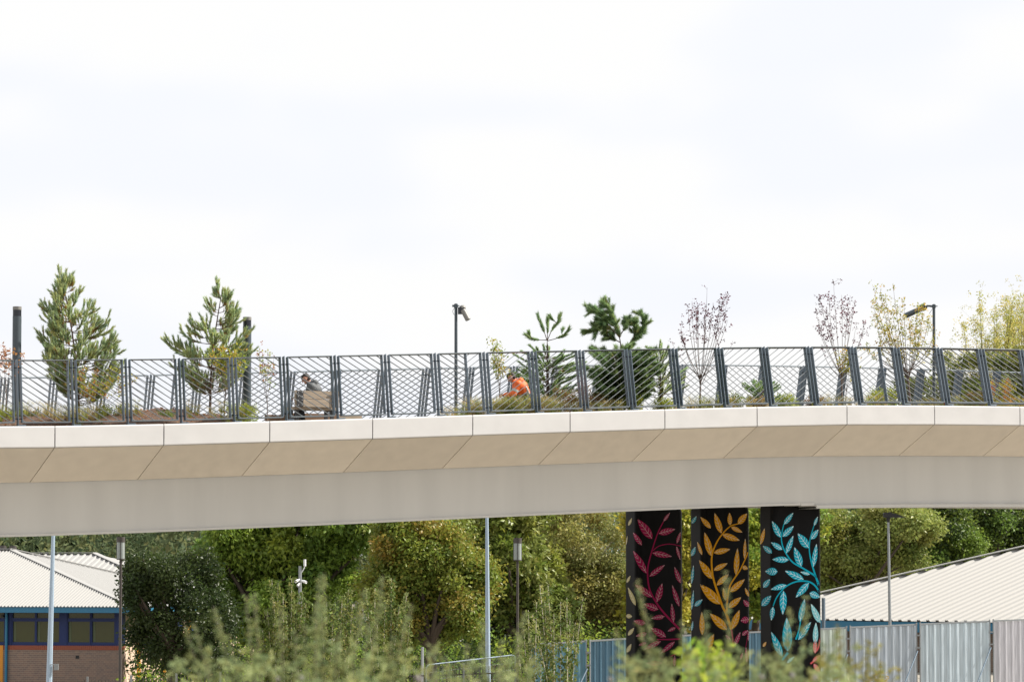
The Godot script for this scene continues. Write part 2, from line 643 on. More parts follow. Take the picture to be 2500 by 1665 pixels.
func stem(col: Node, pts: Array, w0: float, w1: float, m: Material) -> void:
	var b := MB.new()
	strip(b, curve(pts), w0, w1, 0.0025)
	obj("painted_stem", b, m, col)

func leaves_(col: Node, rows: Array, m: Material, vein: Material) -> void:
	for r in rows:
		painted_leaf(col, r[0], r[1], r[2], m, vein)

func V(x: float, y: float) -> Vector2:
	return Vector2(x, y)

func mural(which: int, col: Node, depth: float) -> void:
	map_depth = depth - 0.4
	if which == 2:
		map_left = 20.0
		map_right = 549.0
		map_scale = 3.689
		map_top = 1240.0
		stem(col, [V(375, 125), V(320, 230), V(265, 390), V(230, 520), V(225, 620), V(245, 740), V(310, 860), V(390, 960), V(480, 1050), V(545, 1115)], 9, 20, M.crimson)
		stem(col, [V(275, 385), V(330, 345), V(420, 325), V(500, 335), V(544, 345)], 8, 7, M.crimson)
		stem(col, [V(310, 1185), V(430, 1186), V(546, 1182)], 10, 15, M.crimson)
		stem(col, [V(440, 1340), V(500, 1310), V(542, 1275)], 8, 12, M.crimson)
		leaves_(col, [[V(268, 280), V(132, 103), 80], [V(330, 232), V(487, 190), 60], [V(170, 338), V(90, 222), 45], [V(375, 122), V(437, 42), 28], [V(268, 405), V(455, 438), 55], [V(215, 592), V(90, 385), 60], [V(240, 618), V(388, 513), 50], [V(500, 320), V(536, 215), 30], [V(497, 345), V(532, 470), 28], [V(535, 680), V(477, 530), 45]], M.crimson, M.vein_pink)
		leaves_(col, [[V(270, 805), V(105, 690), 60], [V(310, 850), V(362, 678), 62], [V(522, 890), V(455, 695), 45], [V(325, 915), V(185, 865), 65], [V(385, 978), V(255, 995), 45], [V(468, 1035), V(450, 860), 42], [V(205, 1040), V(93, 1018), 50], [V(397, 1165), V(250, 1080), 65], [V(487, 1080), V(412, 1112), 35], [V(215, 1130), V(112, 1155), 40]], M.crimson, M.vein_pink)
		leaves_(col, [[V(350, 1200), V(185, 1275), 45], [V(480, 1205), V(340, 1315), 45], [V(475, 1430), V(478, 1330), 30], [V(365, 1400), V(200, 1400), 45], [V(60, 1470), V(145, 1465), 30], [V(210, 1215), V(140, 1235), 30]], M.crimson, M.vein_pink)
		leaves_(col, [[V(45, 160), V(78, 92), 25], [V(28, 675), V(63, 610), 25], [V(112, 880), V(40, 715), 40], [V(22, 975), V(80, 978), 40], [V(40, 1150), V(97, 1080), 35], [V(28, 1305), V(70, 1225), 35], [V(24, 330), V(36, 250), 12]], M.sand, M.vein_cream)
		leaves_(col, [[V(545, 1370), V(549, 1270), 14]], M.teal, M.vein_white)
	elif which == 1:
		map_left = 17.0
		map_right = 564.0
		map_scale = 3.689
		map_top = 1240.0
		stem(col, [V(462, 143), V(390, 165), V(310, 240), V(250, 330), V(215, 430), V(213, 540), V(228, 640), V(260, 740), V(310, 880), V(350, 960), V(395, 1095)], 9, 24, M.ochre)
		stem(col, [V(555, 400), V(535, 450), V(480, 560), V(430, 630), V(385, 700), V(362, 800), V(350, 960)], 9, 17, M.ochre)
		leaves_(col, [[V(205, 185), V(107, 82), 45], [V(305, 230), V(240, 47), 60], [V(387, 157), V(382, 43), 45], [V(462, 145), V(548, 48), 60], [V(397, 172), V(503, 220), 42], [V(312, 240), V(478, 293), 58], [V(210, 437), V(145, 220), 62], [V(122, 425), V(78, 305), 30], [V(232, 405), V(388, 372), 52], [V(215, 640), V(95, 470), 65]], M.ochre, M.vein_cream)
		leaves_(col, [[V(230, 562), V(362, 498), 48], [V(440, 605), V(457, 362), 52], [V(522, 460), V(530, 275), 30], [V(258, 697), V(372, 597), 50], [V(503, 530), V(553, 550), 42], [V(385, 757), V(525, 642), 58], [V(290, 868), V(102, 687), 85], [V(368, 900), V(490, 805), 58], [V(345, 835), V(320, 720), 40], [V(122, 1145), V(118, 935), 48]], M.ochre, M.vein_cream)
		leaves_(col, [[V(355, 1100), V(192, 950), 75], [V(403, 1090), V(473, 920), 62], [V(140, 1310), V(230, 1135), 70], [V(562, 800), V(525, 720), 28], [V(110, 1340), V(38, 1290), 40], [V(45, 1535), V(80, 1490), 35]], M.ochre, M.vein_cream)
		stem(col, [V(395, 1095), V(405, 1160), V(415, 1260)], 16, 10, M.crimson)
		stem(col, [V(552, 1110), V(545, 1180), V(530, 1260)], 5, 5, M.crimson)
		leaves_(col, [[V(562, 890), V(510, 830), 45], [V(563, 1005), V(482, 1018), 62], [V(497, 1150), V(552, 1105), 38], [V(425, 1240), V(480, 1120), 42], [V(385, 1185), V(340, 1145), 28], [V(385, 1425), V(292, 1260), 75], [V(540, 1395), V(532, 1255), 28], [V(480, 1370), V(503, 1305), 25], [V(555, 1200), V(555, 1110), 15]], M.crimson, M.vein_pink)
		leaves_(col, [[V(25, 140), V(72, 75), 35], [V(22, 435), V(60, 350), 40], [V(22, 685), V(42, 515), 28], [V(22, 920), V(42, 740), 25], [V(50, 885), V(125, 825), 42], [V(20, 1110), V(35, 1020), 22], [V(20, 1450), V(35, 1400), 20]], M.teal, M.vein_white)
	else:
		map_left = 48.0
		map_right = 606.0
		map_scale = 3.605
		map_top = 1230.0
		stem(col, [V(268, 180), V(245, 285), V(255, 370), V(295, 450), V(350, 515), V(430, 560), V(500, 600), V(560, 640), V(590, 710)], 9, 18, M.teal)
		stem(col, [V(550, 190), V(515, 300), V(505, 400), V(520, 500), V(550, 600), V(590, 720)], 7, 17, M.teal)
		stem(col, [V(165, 900), V(200, 820), V(270, 740), V(350, 695), V(430, 680), V(510, 690), V(565, 730), V(600, 790)], 9, 17, M.teal)
		stem(col, [V(245, 1375), V(300, 1310)], 18, 22, M.teal)
		stem(col, [V(375, 1195), V(405, 1110), V(420, 1030)], 16, 10, M.teal)
		leaves_(col, [[V(237, 297), V(158, 152), 55], [V(268, 183), V(357, 78), 45], [V(255, 290), V(360, 195), 55], [V(288, 438), V(355, 280), 50], [V(253, 405), V(148, 340), 48], [V(312, 493), V(158, 490), 55], [V(430, 555), V(365, 382), 70], [V(500, 390), V(397, 260), 75], [V(550, 193), V(585, 110), 28], [V(522, 312), V(590, 225), 52]], M.teal, M.vein_white)
		leaves_(col, [[V(540, 558), V(573, 350), 48], [V(508, 622), V(420, 600), 32], [V(452, 668), V(275, 590), 62], [V(290, 715), V(143, 755), 48], [V(262, 765), V(253, 977), 68], [V(500, 695), V(375, 825), 62], [V(505, 785), V(602, 825), 62], [V(165, 905), V(148, 1027), 45], [V(157, 435), V(73, 370), 48], [V(207, 597), V(92, 595), 68]], M.teal, M.vein_white)
		leaves_(col, [[V(75, 738), V(138, 663), 50], [V(58, 900), V(148, 808), 62], [V(412, 1040), V(460, 835), 55], [V(298, 1300), V(290, 1000), 90], [V(248, 1350), V(147, 1125), 62], [V(395, 1200), V(517, 1040), 55], [V(290, 1400), V(360, 1345), 30]], M.teal, M.vein_white)
		leaves_(col, [[V(603, 1055), V(517, 880), 55], [V(555, 1240), V(563, 1045), 50]], M.pale_teal, M.vein_white)
		leaves_(col, [[V(553, 1320), V(556, 1190), 40], [V(530, 1390), V(604, 1335), 35], [V(540, 1410), V(602, 1500), 40]], M.coral, M.vein_pink)
		stem(col, [V(510, 1410), V(545, 1385)], 14, 16, M.coral)
		stem(col, [V(555, 1310), V(585, 1270), V(602, 1180)], 12, 12, M.coral)
		leaves_(col, [[V(50, 360), V(90, 215), 38], [V(70, 1260), V(100, 1215), 25]], M.ochre, M.vein_cream)

# ---------------------------------------------------------------- railings

# a point in a railing: t along, v up its leaning plane, d across it (positive outward)
func rl(t: float, v: float, d: float, side: float) -> Vector3:
	var lean := 0.105 + 0.19 * pow(clampf((t + 1.0) / 28.0, 0.0, 1.2), 1.3) if side < 0.0 else 0.25
	var inset := 0.19 if side < 0.0 else 0.19
	var k := 1.0 / sqrt(1.0 + lean * lean)
	var o := inset + lean * v - d * k
	var h := v + d * k * lean + (0.0 if side < 0.0 else 0.03)
	return br(t, o if side < 0.0 else DECK_W - o, h)

func plate(t0: float, t1: float, v0: float, v1: float, d0: float, d1: float, side: float, b: MB) -> void:
	var c := []
	for s in [[t0, v0, d0], [t1, v0, d0], [t1, v1, d0], [t0, v1, d0], [t0, v0, d1], [t1, v0, d1], [t1, v1, d1], [t0, v1, d1]]:
		c.append(rl(s[0], s[1], s[2], side))
	var mid := Vector3.ZERO
	for p in c:
		mid += p / 8.0
	for q in [[0, 1, 2, 3], [4, 5, 6, 7], [0, 1, 5, 4], [3, 2, 6, 7], [0, 3, 7, 4], [1, 2, 6, 5]]:
		b.quad(c[q[0]], c[q[1]], c[q[2]], c[q[3]], (c[q[0]] + c[q[1]] + c[q[2]] + c[q[3]]) / 4.0 - mid)

func bar_between(t0: float, v0: float, t1: float, v1: float, side: float, panel: Node) -> void:
	var a := rl(t0, v0, 0.0, side)
	var c := rl(t1, v1, 0.0, side)
	var out := (rl(t0, v0, 0.1, side) - a).normalized()
	var z := c - a
	var y := out
	var x := y.cross(z).normalized()
	inst("bar", meshes.unit_box, M.bar_steel, Transform3D(Basis(x * 0.013, y * 0.030, z), (a + c) / 2), panel)

func slant(t0: float, t1: float, v0: float, v1: float, dir: float, side: float, panel: Node, phase: float) -> void:
	# parallel bars clipped to the opening; dir -1 falls to the right
	var slope := 0.635 * dir
	var step := 0.153
	var w := t1 - t0
	var lo := v0 - maxf(0.0, slope * w)
	var hi := v1 - minf(0.0, slope * w)
	var c := lo + step * (0.35 + phase)
	while c < hi - 0.03:
		var a0 := 0.0
		var a1 := w
		var ta := (v0 - c) / slope
		var tb := (v1 - c) / slope
		a0 = maxf(a0, minf(ta, tb))
		a1 = minf(a1, maxf(ta, tb))
		if a1 - a0 > 0.06:
			bar_between(t0 + a0, c + slope * a0, t0 + a1, c + slope * a1, side, panel)
		c += step

func railing(side: float, first: float, count: int, label: String, flips: Array, start_dir: float) -> void:
	var mid := first + SEG / 2 * count / 2.0
	var root := thing("bridge_railing", label, "railing", rl(mid, 0.0, 0.0, side))
	var w := 0.066
	for i in count:
		var t0 := first + i * SEG / 2
		var t1 := t0 + SEG / 2
		# the post that stands in the gap between two panels
		var b := MB.new()
		plate(t0 - 0.007, t0 + 0.007, 0.0, RAIL_H + 0.012, -w, w, side, b)
		plate(t0 - 0.02, t0 + 0.16, 0.0, 0.022, -0.06, 0.10, side, b)
		obj("post", b, M.steel, root)
		b = MB.new()
		for v in [0.16, 1.33]:
			plate(t0 - 0.1, t0 + 0.1, v, v + 0.022, -0.011, 0.011, side, b)
		obj("bolts", b, M.bolt, root).set_meta("kind", "stuff")
		var panel := Node3D.new()
		panel.name = part_name("panel", root)
		panel.position = rl((t0 + t1) / 2, 0.0, 0.0, side) - root.position
		root.add_child(panel, true)
		var u0 := t0 + 0.095
		var u1 := t1 - 0.095
		b = MB.new()
		plate(u0 - 0.007, u0 + 0.007, 0.08, RAIL_H, -w, w, side, b)
		obj("stile", b, M.steel, panel)
		b = MB.new()
		plate(u1 - 0.007, u1 + 0.007, 0.08, RAIL_H, -w, w, side, b)
		obj("stile", b, M.steel, panel)
		b = MB.new()
		plate(u0 + 0.007, u1 - 0.007, RAIL_H - 0.016, RAIL_H, -w, w, side, b)
		obj("top_rail", b, M.steel_edge, panel)
		b = MB.new()
		plate(u0 + 0.007, u1 - 0.007, 0.08, 0.096, -w, w, side, b)
		obj("bottom_rail", b, M.steel_edge, panel)
		var dir := start_dir
		var cuts := [u0 + 0.007]
		var dirs := []
		for f in flips:
			if f <= u0:
				dir = -dir
			elif f < u1:
				dirs.append(dir)
				dir = -dir
				cuts.append(f)
		dirs.append(dir)
		cuts.append(u1 - 0.007)
		for k in dirs.size():
			if k > 0:
				b = MB.new()
				plate(cuts[k] - 0.007, cuts[k] + 0.007, 0.097, RAIL_H - 0.017, -w, w, side, b)
				obj("stile", b, M.steel, panel)
			slant(cuts[k], cuts[k + 1], 0.096, RAIL_H - 0.016, dirs[k], side, panel, 0.0)
	var t_end := first + count * SEG / 2
	var b2 := MB.new()
	plate(t_end - 0.007, t_end + 0.007, 0.0, RAIL_H + 0.012, -w, w, side, b2)
	obj("post", b2, M.steel, root)

func railings() -> void:
	var ub := MB.new()
	ub.abox(Vector3.ZERO, Vector3.ONE)
	meshes.unit_box = ub.mesh()
	var f1 := along(1139, 0.35)
	var f2 := along(2159, 0.35)
	railing(-1.0, 0.19 * SEG - SEG / 2 * 3, 24, "dark grey steel railing of slanted bars along the near edge of the bridge", [f1, f2], -1.0)
	var g1 := along(415, DECK_W - 0.3)
	var g2 := along(1500, DECK_W - 0.3)
	var base := along(122, DECK_W - 0.3)
	railing(1.0, base - SEG / 2 * 3, 28, "far railing of slanted bars, seen through the near railing and lower", [g1, g2], -1.0)

# ---------------------------------------------------------------- ground

func land(x: float, z: float) -> float:
	# height of the ground; z is metres from the camera
	var bank := 2.9 * (1.0 - smoothstep(24.0, 62.0, z))
	var side := clampf((x + 6.0) * 0.03, 0.0, 0.7)
	var back := 5.0 * smoothstep(165.0, 260.0, z)
	return bank + side * smoothstep(40.0, 80.0, z) + back

func ground() -> void:
	var b := MB.new()
	var zs: Array[float] = [-400, -100, -20, 0, 10, 18, 24, 30, 36, 42, 48, 54, 62, 70, 80, 95, 110, 130, 150, 165, 180, 200, 220, 250, 300, 400, 700, 1500]
	var xs: Array[float] = [-1500, -500, -200, -100, -60, -40, -25, -15, -10, -6, 0, 6, 12, 18, 22, 30, 45, 70, 120, 220, 500, 1500]
	var nx := xs.size()
	for z in zs:
		for x in xs:
			var d := 2.0
			var nn := Vector3(land(x - d, z) - land(x + d, z), 2 * d, land(x, z + d) - land(x, z - d)).normalized()
			b.put(Vector3(x, land(x, z), -z), nn, Vector2(x, z))
	for i in zs.size() - 1:
		for k in nx - 1:
			var p := i * nx + k
			b.face(p, p + 1, p + nx + 1)
			b.face(p, p + nx + 1, p + nx)
	var g := obj("ground", b, M.ground)
	g.set_meta("kind", "structure")
	g.set_meta("label", "dry sloping ground below the bridge, mostly hidden by plants")

# ---------------------------------------------------------------- plants

func rf(a: float, b: float) -> float:
	return rng.randf_range(a, b)

func rdir() -> Vector3:
	var z := rf(-1, 1)
	var a := rf(0, TAU)
	var r := sqrt(1 - z * z)
	return Vector3(r * cos(a), z, r * sin(a))

func turned(y: Vector3, spin: float, s: float, p: Vector3) -> Transform3D:
	var up := y.normalized()
	var x := up.cross(Vector3(0.31, 0.11, 0.94)).normalized()
	x = x.rotated(up, spin)
	return Transform3D(Basis(x * s, up * s, x.cross(up) * s), p)

# a spray of small folded leaves round a point, about one metre wide
func clump_mesh(leaves: int, length: float, width: float, droop: float, spread := 0.5) -> ArrayMesh:
	var b := MB.new()
	for i in leaves:
		var p := rdir() * spread * pow(rng.randf(), 0.45)
		var d := (rdir() + p.normalized() * 0.6 + Vector3.DOWN * droop).normalized()
		var side := d.cross(rdir()).normalized()
		var nn := side.cross(d).normalized()
		var l := length * rf(0.7, 1.25)
		var w := width * rf(0.75, 1.2)
		var mid := p + d * l * 0.45 - nn * l * 0.06
		var tip := p + d * l - nn * l * 0.16
		b.tri(p, mid + side * w / 2 + nn * w * 0.12, tip, nn)
		b.tri(p, tip, mid - side * w / 2 + nn * w * 0.12, nn)
	return b.mesh()

# a short length of shoot with needles all round, along +y
func brush_mesh(needles: int, length: float, needle: float, open: float) -> ArrayMesh:
	var b := MB.new()
	for i in needles:
		var y := length * (float(i) + rng.randf()) / needles
		var a := rf(0, TAU)
		var o := Vector3(cos(a), 0, sin(a))
		var d := (o * sin(open * rf(0.7, 1.25)) + Vector3.UP * cos(open * rf(0.7, 1.25))).normalized()
		var s := d.cross(o.cross(Vector3.UP) + rdir() * 0.5).normalized() * 0.0042
		var p := Vector3(0, y, 0)
		var l := needle * rf(0.75, 1.15)
		b.tri(p - s, p + s, p + d * l, o)
	return b.mesh()

func mix_color(palette: Array, amount := 0.14) -> Color:
	var c: Color = palette[rng.randi() % palette.size()]
	var k := 1.0 + rf(-amount, amount)
	var w := rf(-amount, amount) * 0.5
	return Color(c.r * (k + w), c.g * k, c.b * (k - w))

# a bough that bends between two points
func bough(a: Vector3, c: Vector3, sag: Vector3, steps := 6) -> PackedVector3Array:
	var out := PackedVector3Array()
	for i in steps + 1:
		var u := float(i) / steps
		out.append(a.lerp(c, u) + sag * 4.0 * u * (1 - u))
	return out

func taper(n: int, r0: float, r1: float) -> PackedFloat32Array:
	var out := PackedFloat32Array()
	for i in n:
		out.append(lerpf(r0, r1, float(i) / (n - 1)))
	return out

# a full-crowned tree: blobs are [px, py, rx, ry] in the view at this distance
func crown_tree(called: String, label: String, group: String, depth: float, trunk_px: float, blobs: Array, count: int, clump: Mesh, size: Vector2, palette: Array, trunk_r := 0.18, bark := "bark", mats := "glint") -> Node3D:
	var base := at(trunk_px, 1600, depth)
	base.y = land(base.x, depth) - 0.05
	var root := thing(called, label, "tree", base, group)
	var k := depth / F
	var balls := []
	var total := 0.0
	var top := -100.0
	for q in blobs:
		var c := at(q[0], q[1], depth + rf(-1.2, 1.2))
		var r := Vector3(q[2] * k, q[3] * k, q[2] * k * 0.9)
		var w: float = q[2] * q[3]
		total += w
		balls.append([c, r, w])
		top = maxf(top, c.y + r.y * 0.3)
	var tb := MB.new()
	var crown_mid: Vector3 = balls[0][0]
	var fork := Vector3(lerpf(base.x, crown_mid.x, 0.5), lerpf(base.y, crown_mid.y, 0.45), base.z)
	tb.tube(bough(base, fork, Vector3(rf(-0.1, 0.1), 0, 0), 4), taper(5, trunk_r * 1.25, trunk_r * 0.8), 9)
	obj("trunk", tb, M[bark], root)
	var xs := []
	var cs := []
	for q in balls:
		var subs := []
		var n_sub := clampi(int(22 * q[2] / total * balls.size()), 12, 40)
		for i in n_sub:
			var d := rdir()
			d.y = d.y * 0.9 + 0.12
			var r := rf(0.5, 0.95)
			subs.append([q[0] + d * q[1] * r, rf(0.17, 0.36), mix_color(palette, 0.34)])
		for i in mini(4, n_sub):
			var lb := MB.new()
			lb.tube(bough(fork, subs[i][0], Vector3(rf(-0.3, 0.3), rf(0.0, 0.4), rf(-0.3, 0.3))), taper(7, trunk_r * 0.5, 0.02), 6)
			obj("limb", lb, M[bark], root)
		var n := int(count * q[2] / total)
		for i in n:
			var s: Array = subs[rng.randi() % subs.size()]
			var d := rdir()
			d = (d + Vector3.UP * 0.25).normalized()
			var p: Vector3 = s[0] + d * q[1] * s[1] * pow(rng.randf(), 0.35)
			var c: Color = s[2]
			var j := mix_color(palette, 0.2)
			xs.append(turned(rdir() + Vector3.UP * 1.2, rf(0, TAU), rf(size.x, size.y), p))
			cs.append(c.lerp(j, 0.55))
	many("crown", clump, M[mats], xs, cs, root)
	return root

func woods() -> void:
	var broad := clump_mesh(16, 0.30, 0.17, 0.25)
	var small := clump_mesh(22, 0.20, 0.12, 0.1)
	var hang := clump_mesh(20, 0.23, 0.13, 0.6)
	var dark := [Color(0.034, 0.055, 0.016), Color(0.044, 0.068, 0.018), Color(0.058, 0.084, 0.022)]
	var mid := [Color(0.194, 0.290, 0.043), Color(0.254, 0.328, 0.047), Color(0.148, 0.237, 0.047)]
	var maple := [Color(0.178, 0.232, 0.036), Color(0.225, 0.252, 0.040), Color(0.154, 0.219, 0.036), Color(0.143, 0.199, 0.033), Color(0.309, 0.225, 0.044), Color(0.249, 0.278, 0.050)]
	var olive := [Color(0.246, 0.282, 0.065), Color(0.197, 0.246, 0.055), Color(0.296, 0.300, 0.083)]
	var beige := [Color(0.307, 0.294, 0.090), Color(0.242, 0.267, 0.067), Color(0.339, 0.301, 0.105)]
	var lime := [Color(0.373, 0.351, 0.045), Color(0.280, 0.307, 0.045), Color(0.447, 0.369, 0.059)]
	var hill := [Color(0.123, 0.162, 0.076), Color(0.160, 0.185, 0.085), Color(0.101, 0.139, 0.068)]
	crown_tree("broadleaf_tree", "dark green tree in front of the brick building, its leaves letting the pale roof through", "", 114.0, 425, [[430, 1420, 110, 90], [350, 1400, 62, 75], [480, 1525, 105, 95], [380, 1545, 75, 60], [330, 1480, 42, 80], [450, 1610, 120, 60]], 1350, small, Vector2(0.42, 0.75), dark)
	crown_tree("broadleaf_tree", "tall mid green tree with drooping leaves right of the dark tree, behind the camera pole", "", 123.0, 690, [[650, 1335, 190, 110], [800, 1290, 170, 100], [560, 1400, 110, 100], [760, 1430, 150, 85], [650, 1500, 150, 90]], 3600, hang, Vector2(0.6, 1.0), mid, 0.25)
	crown_tree("maple_tree", "round maple tree with orange tinged leaves between the camera pole and the galvanised pole", "", 115.0, 1055, [[1050, 1400, 150, 125], [990, 1340, 110, 80], [1120, 1470, 105, 105], [950, 1470, 100, 100], [1060, 1520, 130, 70]], 3300, small, Vector2(0.5, 0.85), maple, 0.2)
	crown_tree("broadleaf_tree", "yellow green tree behind the right hand lantern post", "", 126.0, 1260, [[1230, 1320, 125, 105], [1290, 1440, 115, 120], [1180, 1400, 90, 120], [1240, 1530, 120, 80]], 2600, broad, Vector2(0.5, 0.85), maple.slice(0, 3) + olive, 0.2)
	crown_tree("broadleaf_tree", "thinning beige olive tree left of the crimson column", "", 131.0, 1430, [[1420, 1320, 125, 105], [1450, 1440, 120, 110], [1360, 1500, 110, 80], [1500, 1500, 90, 90]], 1900, small, Vector2(0.5, 0.85), beige, 0.17, "pale_bark")
	crown_tree("broadleaf_tree", "bright yellow green tree showing between the crimson and ochre columns", "", 128.0, 1660, [[1640, 1310, 110, 110], [1690, 1430, 110, 110], [1600, 1480, 90, 90]], 1900, broad, Vector2(0.45, 0.8), lime, 0.17)
	crown_tree("broadleaf_tree", "yellow green tree showing between the ochre and turquoise columns", "", 131.0, 1850, [[1840, 1330, 110, 120], [1860, 1440, 100, 90], [1930, 1290, 90, 90]], 1800, broad, Vector2(0.45, 0.8), lime.slice(0, 2) + mid, 0.17)
	crown_tree("broadleaf_tree", "pale olive tree behind the street light at the ribbed roof", "", 158.0, 2110, [[2070, 1320, 105, 90], [2160, 1360, 110, 80], [2040, 1410, 95, 70], [2200, 1280, 100, 70]], 2600, small, Vector2(0.6, 1.0), olive, 0.2)
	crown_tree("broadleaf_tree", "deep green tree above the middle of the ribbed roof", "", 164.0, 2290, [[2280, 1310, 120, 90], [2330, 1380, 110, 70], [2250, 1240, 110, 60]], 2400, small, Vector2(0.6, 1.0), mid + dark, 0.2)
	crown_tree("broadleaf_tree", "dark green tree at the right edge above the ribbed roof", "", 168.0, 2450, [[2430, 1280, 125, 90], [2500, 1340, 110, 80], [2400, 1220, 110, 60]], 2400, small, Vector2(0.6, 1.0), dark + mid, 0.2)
	var px := [-60, 70, 190, 310]
	var labels := ["grey green hillside tree above the left end of the pale roof", "grey green hillside tree behind the two roof vents", "hazy olive hillside tree right of the white roof pole", "hazy olive hillside tree above the left lantern post"]
	for i in 4:
		crown_tree("hillside_tree", labels[i], "trees on the hillside behind the pale roof", 192.0 + 4 * i, px[i], [[px[i], 1310, 90, 70], [px[i] + 20, 1385, 90, 60]], 1500, small, Vector2(0.7, 1.1), hill, 0.2)
	# the wood behind everything, too far to tell its trees apart
	var xs := []
	var cs := []
	for i in 11000:
		var d := rf(176.0, 240.0)
		var x := rf(-250, 2750)
		var p := at(x, 1400, d)
		var ridge := 9.0 + 1.6 * sin(p.x * 0.35) + 1.0 * sin(p.x * 0.9 + 2.0)
		if x > 2120:
			ridge += 2.0
		var h := ridge * pow(rng.randf(), 0.8)
		p.y = maxf(land(p.x, d) * 0.3, 0.0) + h
		xs.append(turned(rdir() + Vector3.UP, rf(0, TAU), rf(0.9, 1.6), p))
		cs.append(mix_color(hill, 0.2))
	var far := many("woodland", broad, M.leaf, xs, cs)
	tag(far, "far wood on the slope behind all the other trees and roofs", "woodland", "", "stuff")
	# undergrowth along the foot of the trees
	xs = []
	cs = []
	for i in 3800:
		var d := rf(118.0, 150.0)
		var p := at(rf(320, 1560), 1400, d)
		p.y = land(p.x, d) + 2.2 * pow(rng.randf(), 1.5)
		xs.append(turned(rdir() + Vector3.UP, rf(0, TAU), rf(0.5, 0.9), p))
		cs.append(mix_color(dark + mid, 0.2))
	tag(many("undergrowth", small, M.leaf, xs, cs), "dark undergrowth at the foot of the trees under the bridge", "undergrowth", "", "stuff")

# a thin young tree: tips are places in the view that its branches reach
func airy_tree(called: String, label: String, group: String, base: Vector3, tips: Array, fork: float, palette: Array, per_tip: int, leaf: Mesh, leaf_size: Vector2, stem_r := 0.02, bare := 0.35, depth_spread := 0.5, bark := "twig", leaf_spread := 1.7) -> Node3D:
	var root := thing(called, label, "tree", base, group)
	var depth := -base.z
	var tb := MB.new()
	var top: Vector3 = Vector3.ZERO
	for t in tips:
		top += at(t[0], t[1], depth) / tips.size()
	var trunk_top := base.lerp(Vector3(lerpf(base.x, top.x, 0.6), top.y, base.z), fork)
	tb.tube(bough(base, trunk_top, Vector3(rf(-0.03, 0.03), 0, 0)), taper(7, stem_r * 1.3, stem_r * 0.8), 7)
	obj("trunk", tb, M[bark], root)
	var xs := []
	var cs := []
	var bb := MB.new()
	for t in tips:
		var tip := at(t[0], t[1], depth + rf(-depth_spread, depth_spread))
		var from := base.lerp(trunk_top, rf(0.65, 1.0))
		var path := bough(from, tip, Vector3((tip.x - from.x) * rf(0.05, 0.22), -0.02, rf(-0.1, 0.1)), 8)
		bb.tube(path, taper(9, stem_r * 0.45, 0.003), 5)
		var k: float = t[2] if t.size() > 2 else 1.0
		for i in int(per_tip * k):
			var u := bare + (1.0 - bare) * pow(rng.randf(), 0.7)
			var f := u * 8.0
			var a: Vector3 = path[mini(int(f), 7)].lerp(path[mini(int(f) + 1, 8)], f - int(f))
			var q := a
			if rng.randf() < 0.5:
				q = a + Vector3(rf(-1, 1), rf(-0.2, 1.0), rf(-1, 1)) * leaf_size.y * leaf_spread
				if rng.randf() < 0.35:
					bb.rod(a, q, 0.003, 4, 0.002)
			xs.append(turned(rdir() + Vector3.DOWN * 0.3, rf(0, TAU), rf(leaf_size.x, leaf_size.y), q))
			cs.append(mix_color(palette, 0.2))
	obj("branches", bb, M[bark], root).set_meta("kind", "stuff")
	many("leaves", leaf, M.leaf, xs, cs, root)
	return root

# a pine: lines are branches in world space with the share of each that carries needles
func pine_from(called: String, label: String, group: String, base: Vector3, trunk: PackedVector3Array, trunk_r: float, lines: Array, brush: Mesh, step: float, palette: Array, old: Array) -> Node3D:
	var root := thing(called, label, "tree", base, group)
	var tb := MB.new()
	tb.tube(trunk, taper(trunk.size(), trunk_r, 0.008), 8)
	obj("trunk", tb, M.pine_bark, root)
	var xs := []
	var cs := []
	var bb := MB.new()
	for l in lines:
		var path: PackedVector3Array = l[0]
		var from: float = l[1]
		var r0: float = l[2]
		bb.tube(path, taper(path.size(), r0, 0.004), 5)
		var size: float = l[3]
		var total := 0.0
		for i in path.size() - 1:
			total += path[i].distance_to(path[i + 1])
		var run := 0.0
		var tint := mix_color(palette, 0.15)
		for i in path.size() - 1:
			var a := path[i]
			var c := path[i + 1]
			var len := a.distance_to(c)
			var s := 0.0
			while s < len:
				var u := (run + s) / total
				if u > from:
					var col := tint.lerp(mix_color(palette, 0.2), 0.6)
					if u < from + 0.3 * (1 - from) and rng.randf() < float(l[4]):
						col = mix_color(old, 0.2)
					xs.append(turned((c - a).normalized() + rdir() * 0.15, rf(0, TAU), size * rf(0.85, 1.15), a.lerp(c, s / len)))
					cs.append(col)
				s += step
			run += len
	obj("branches", bb, M.pine_bark, root).set_meta("kind", "stuff")
	many("needles", brush, M.needle, xs, cs, root)
	return root

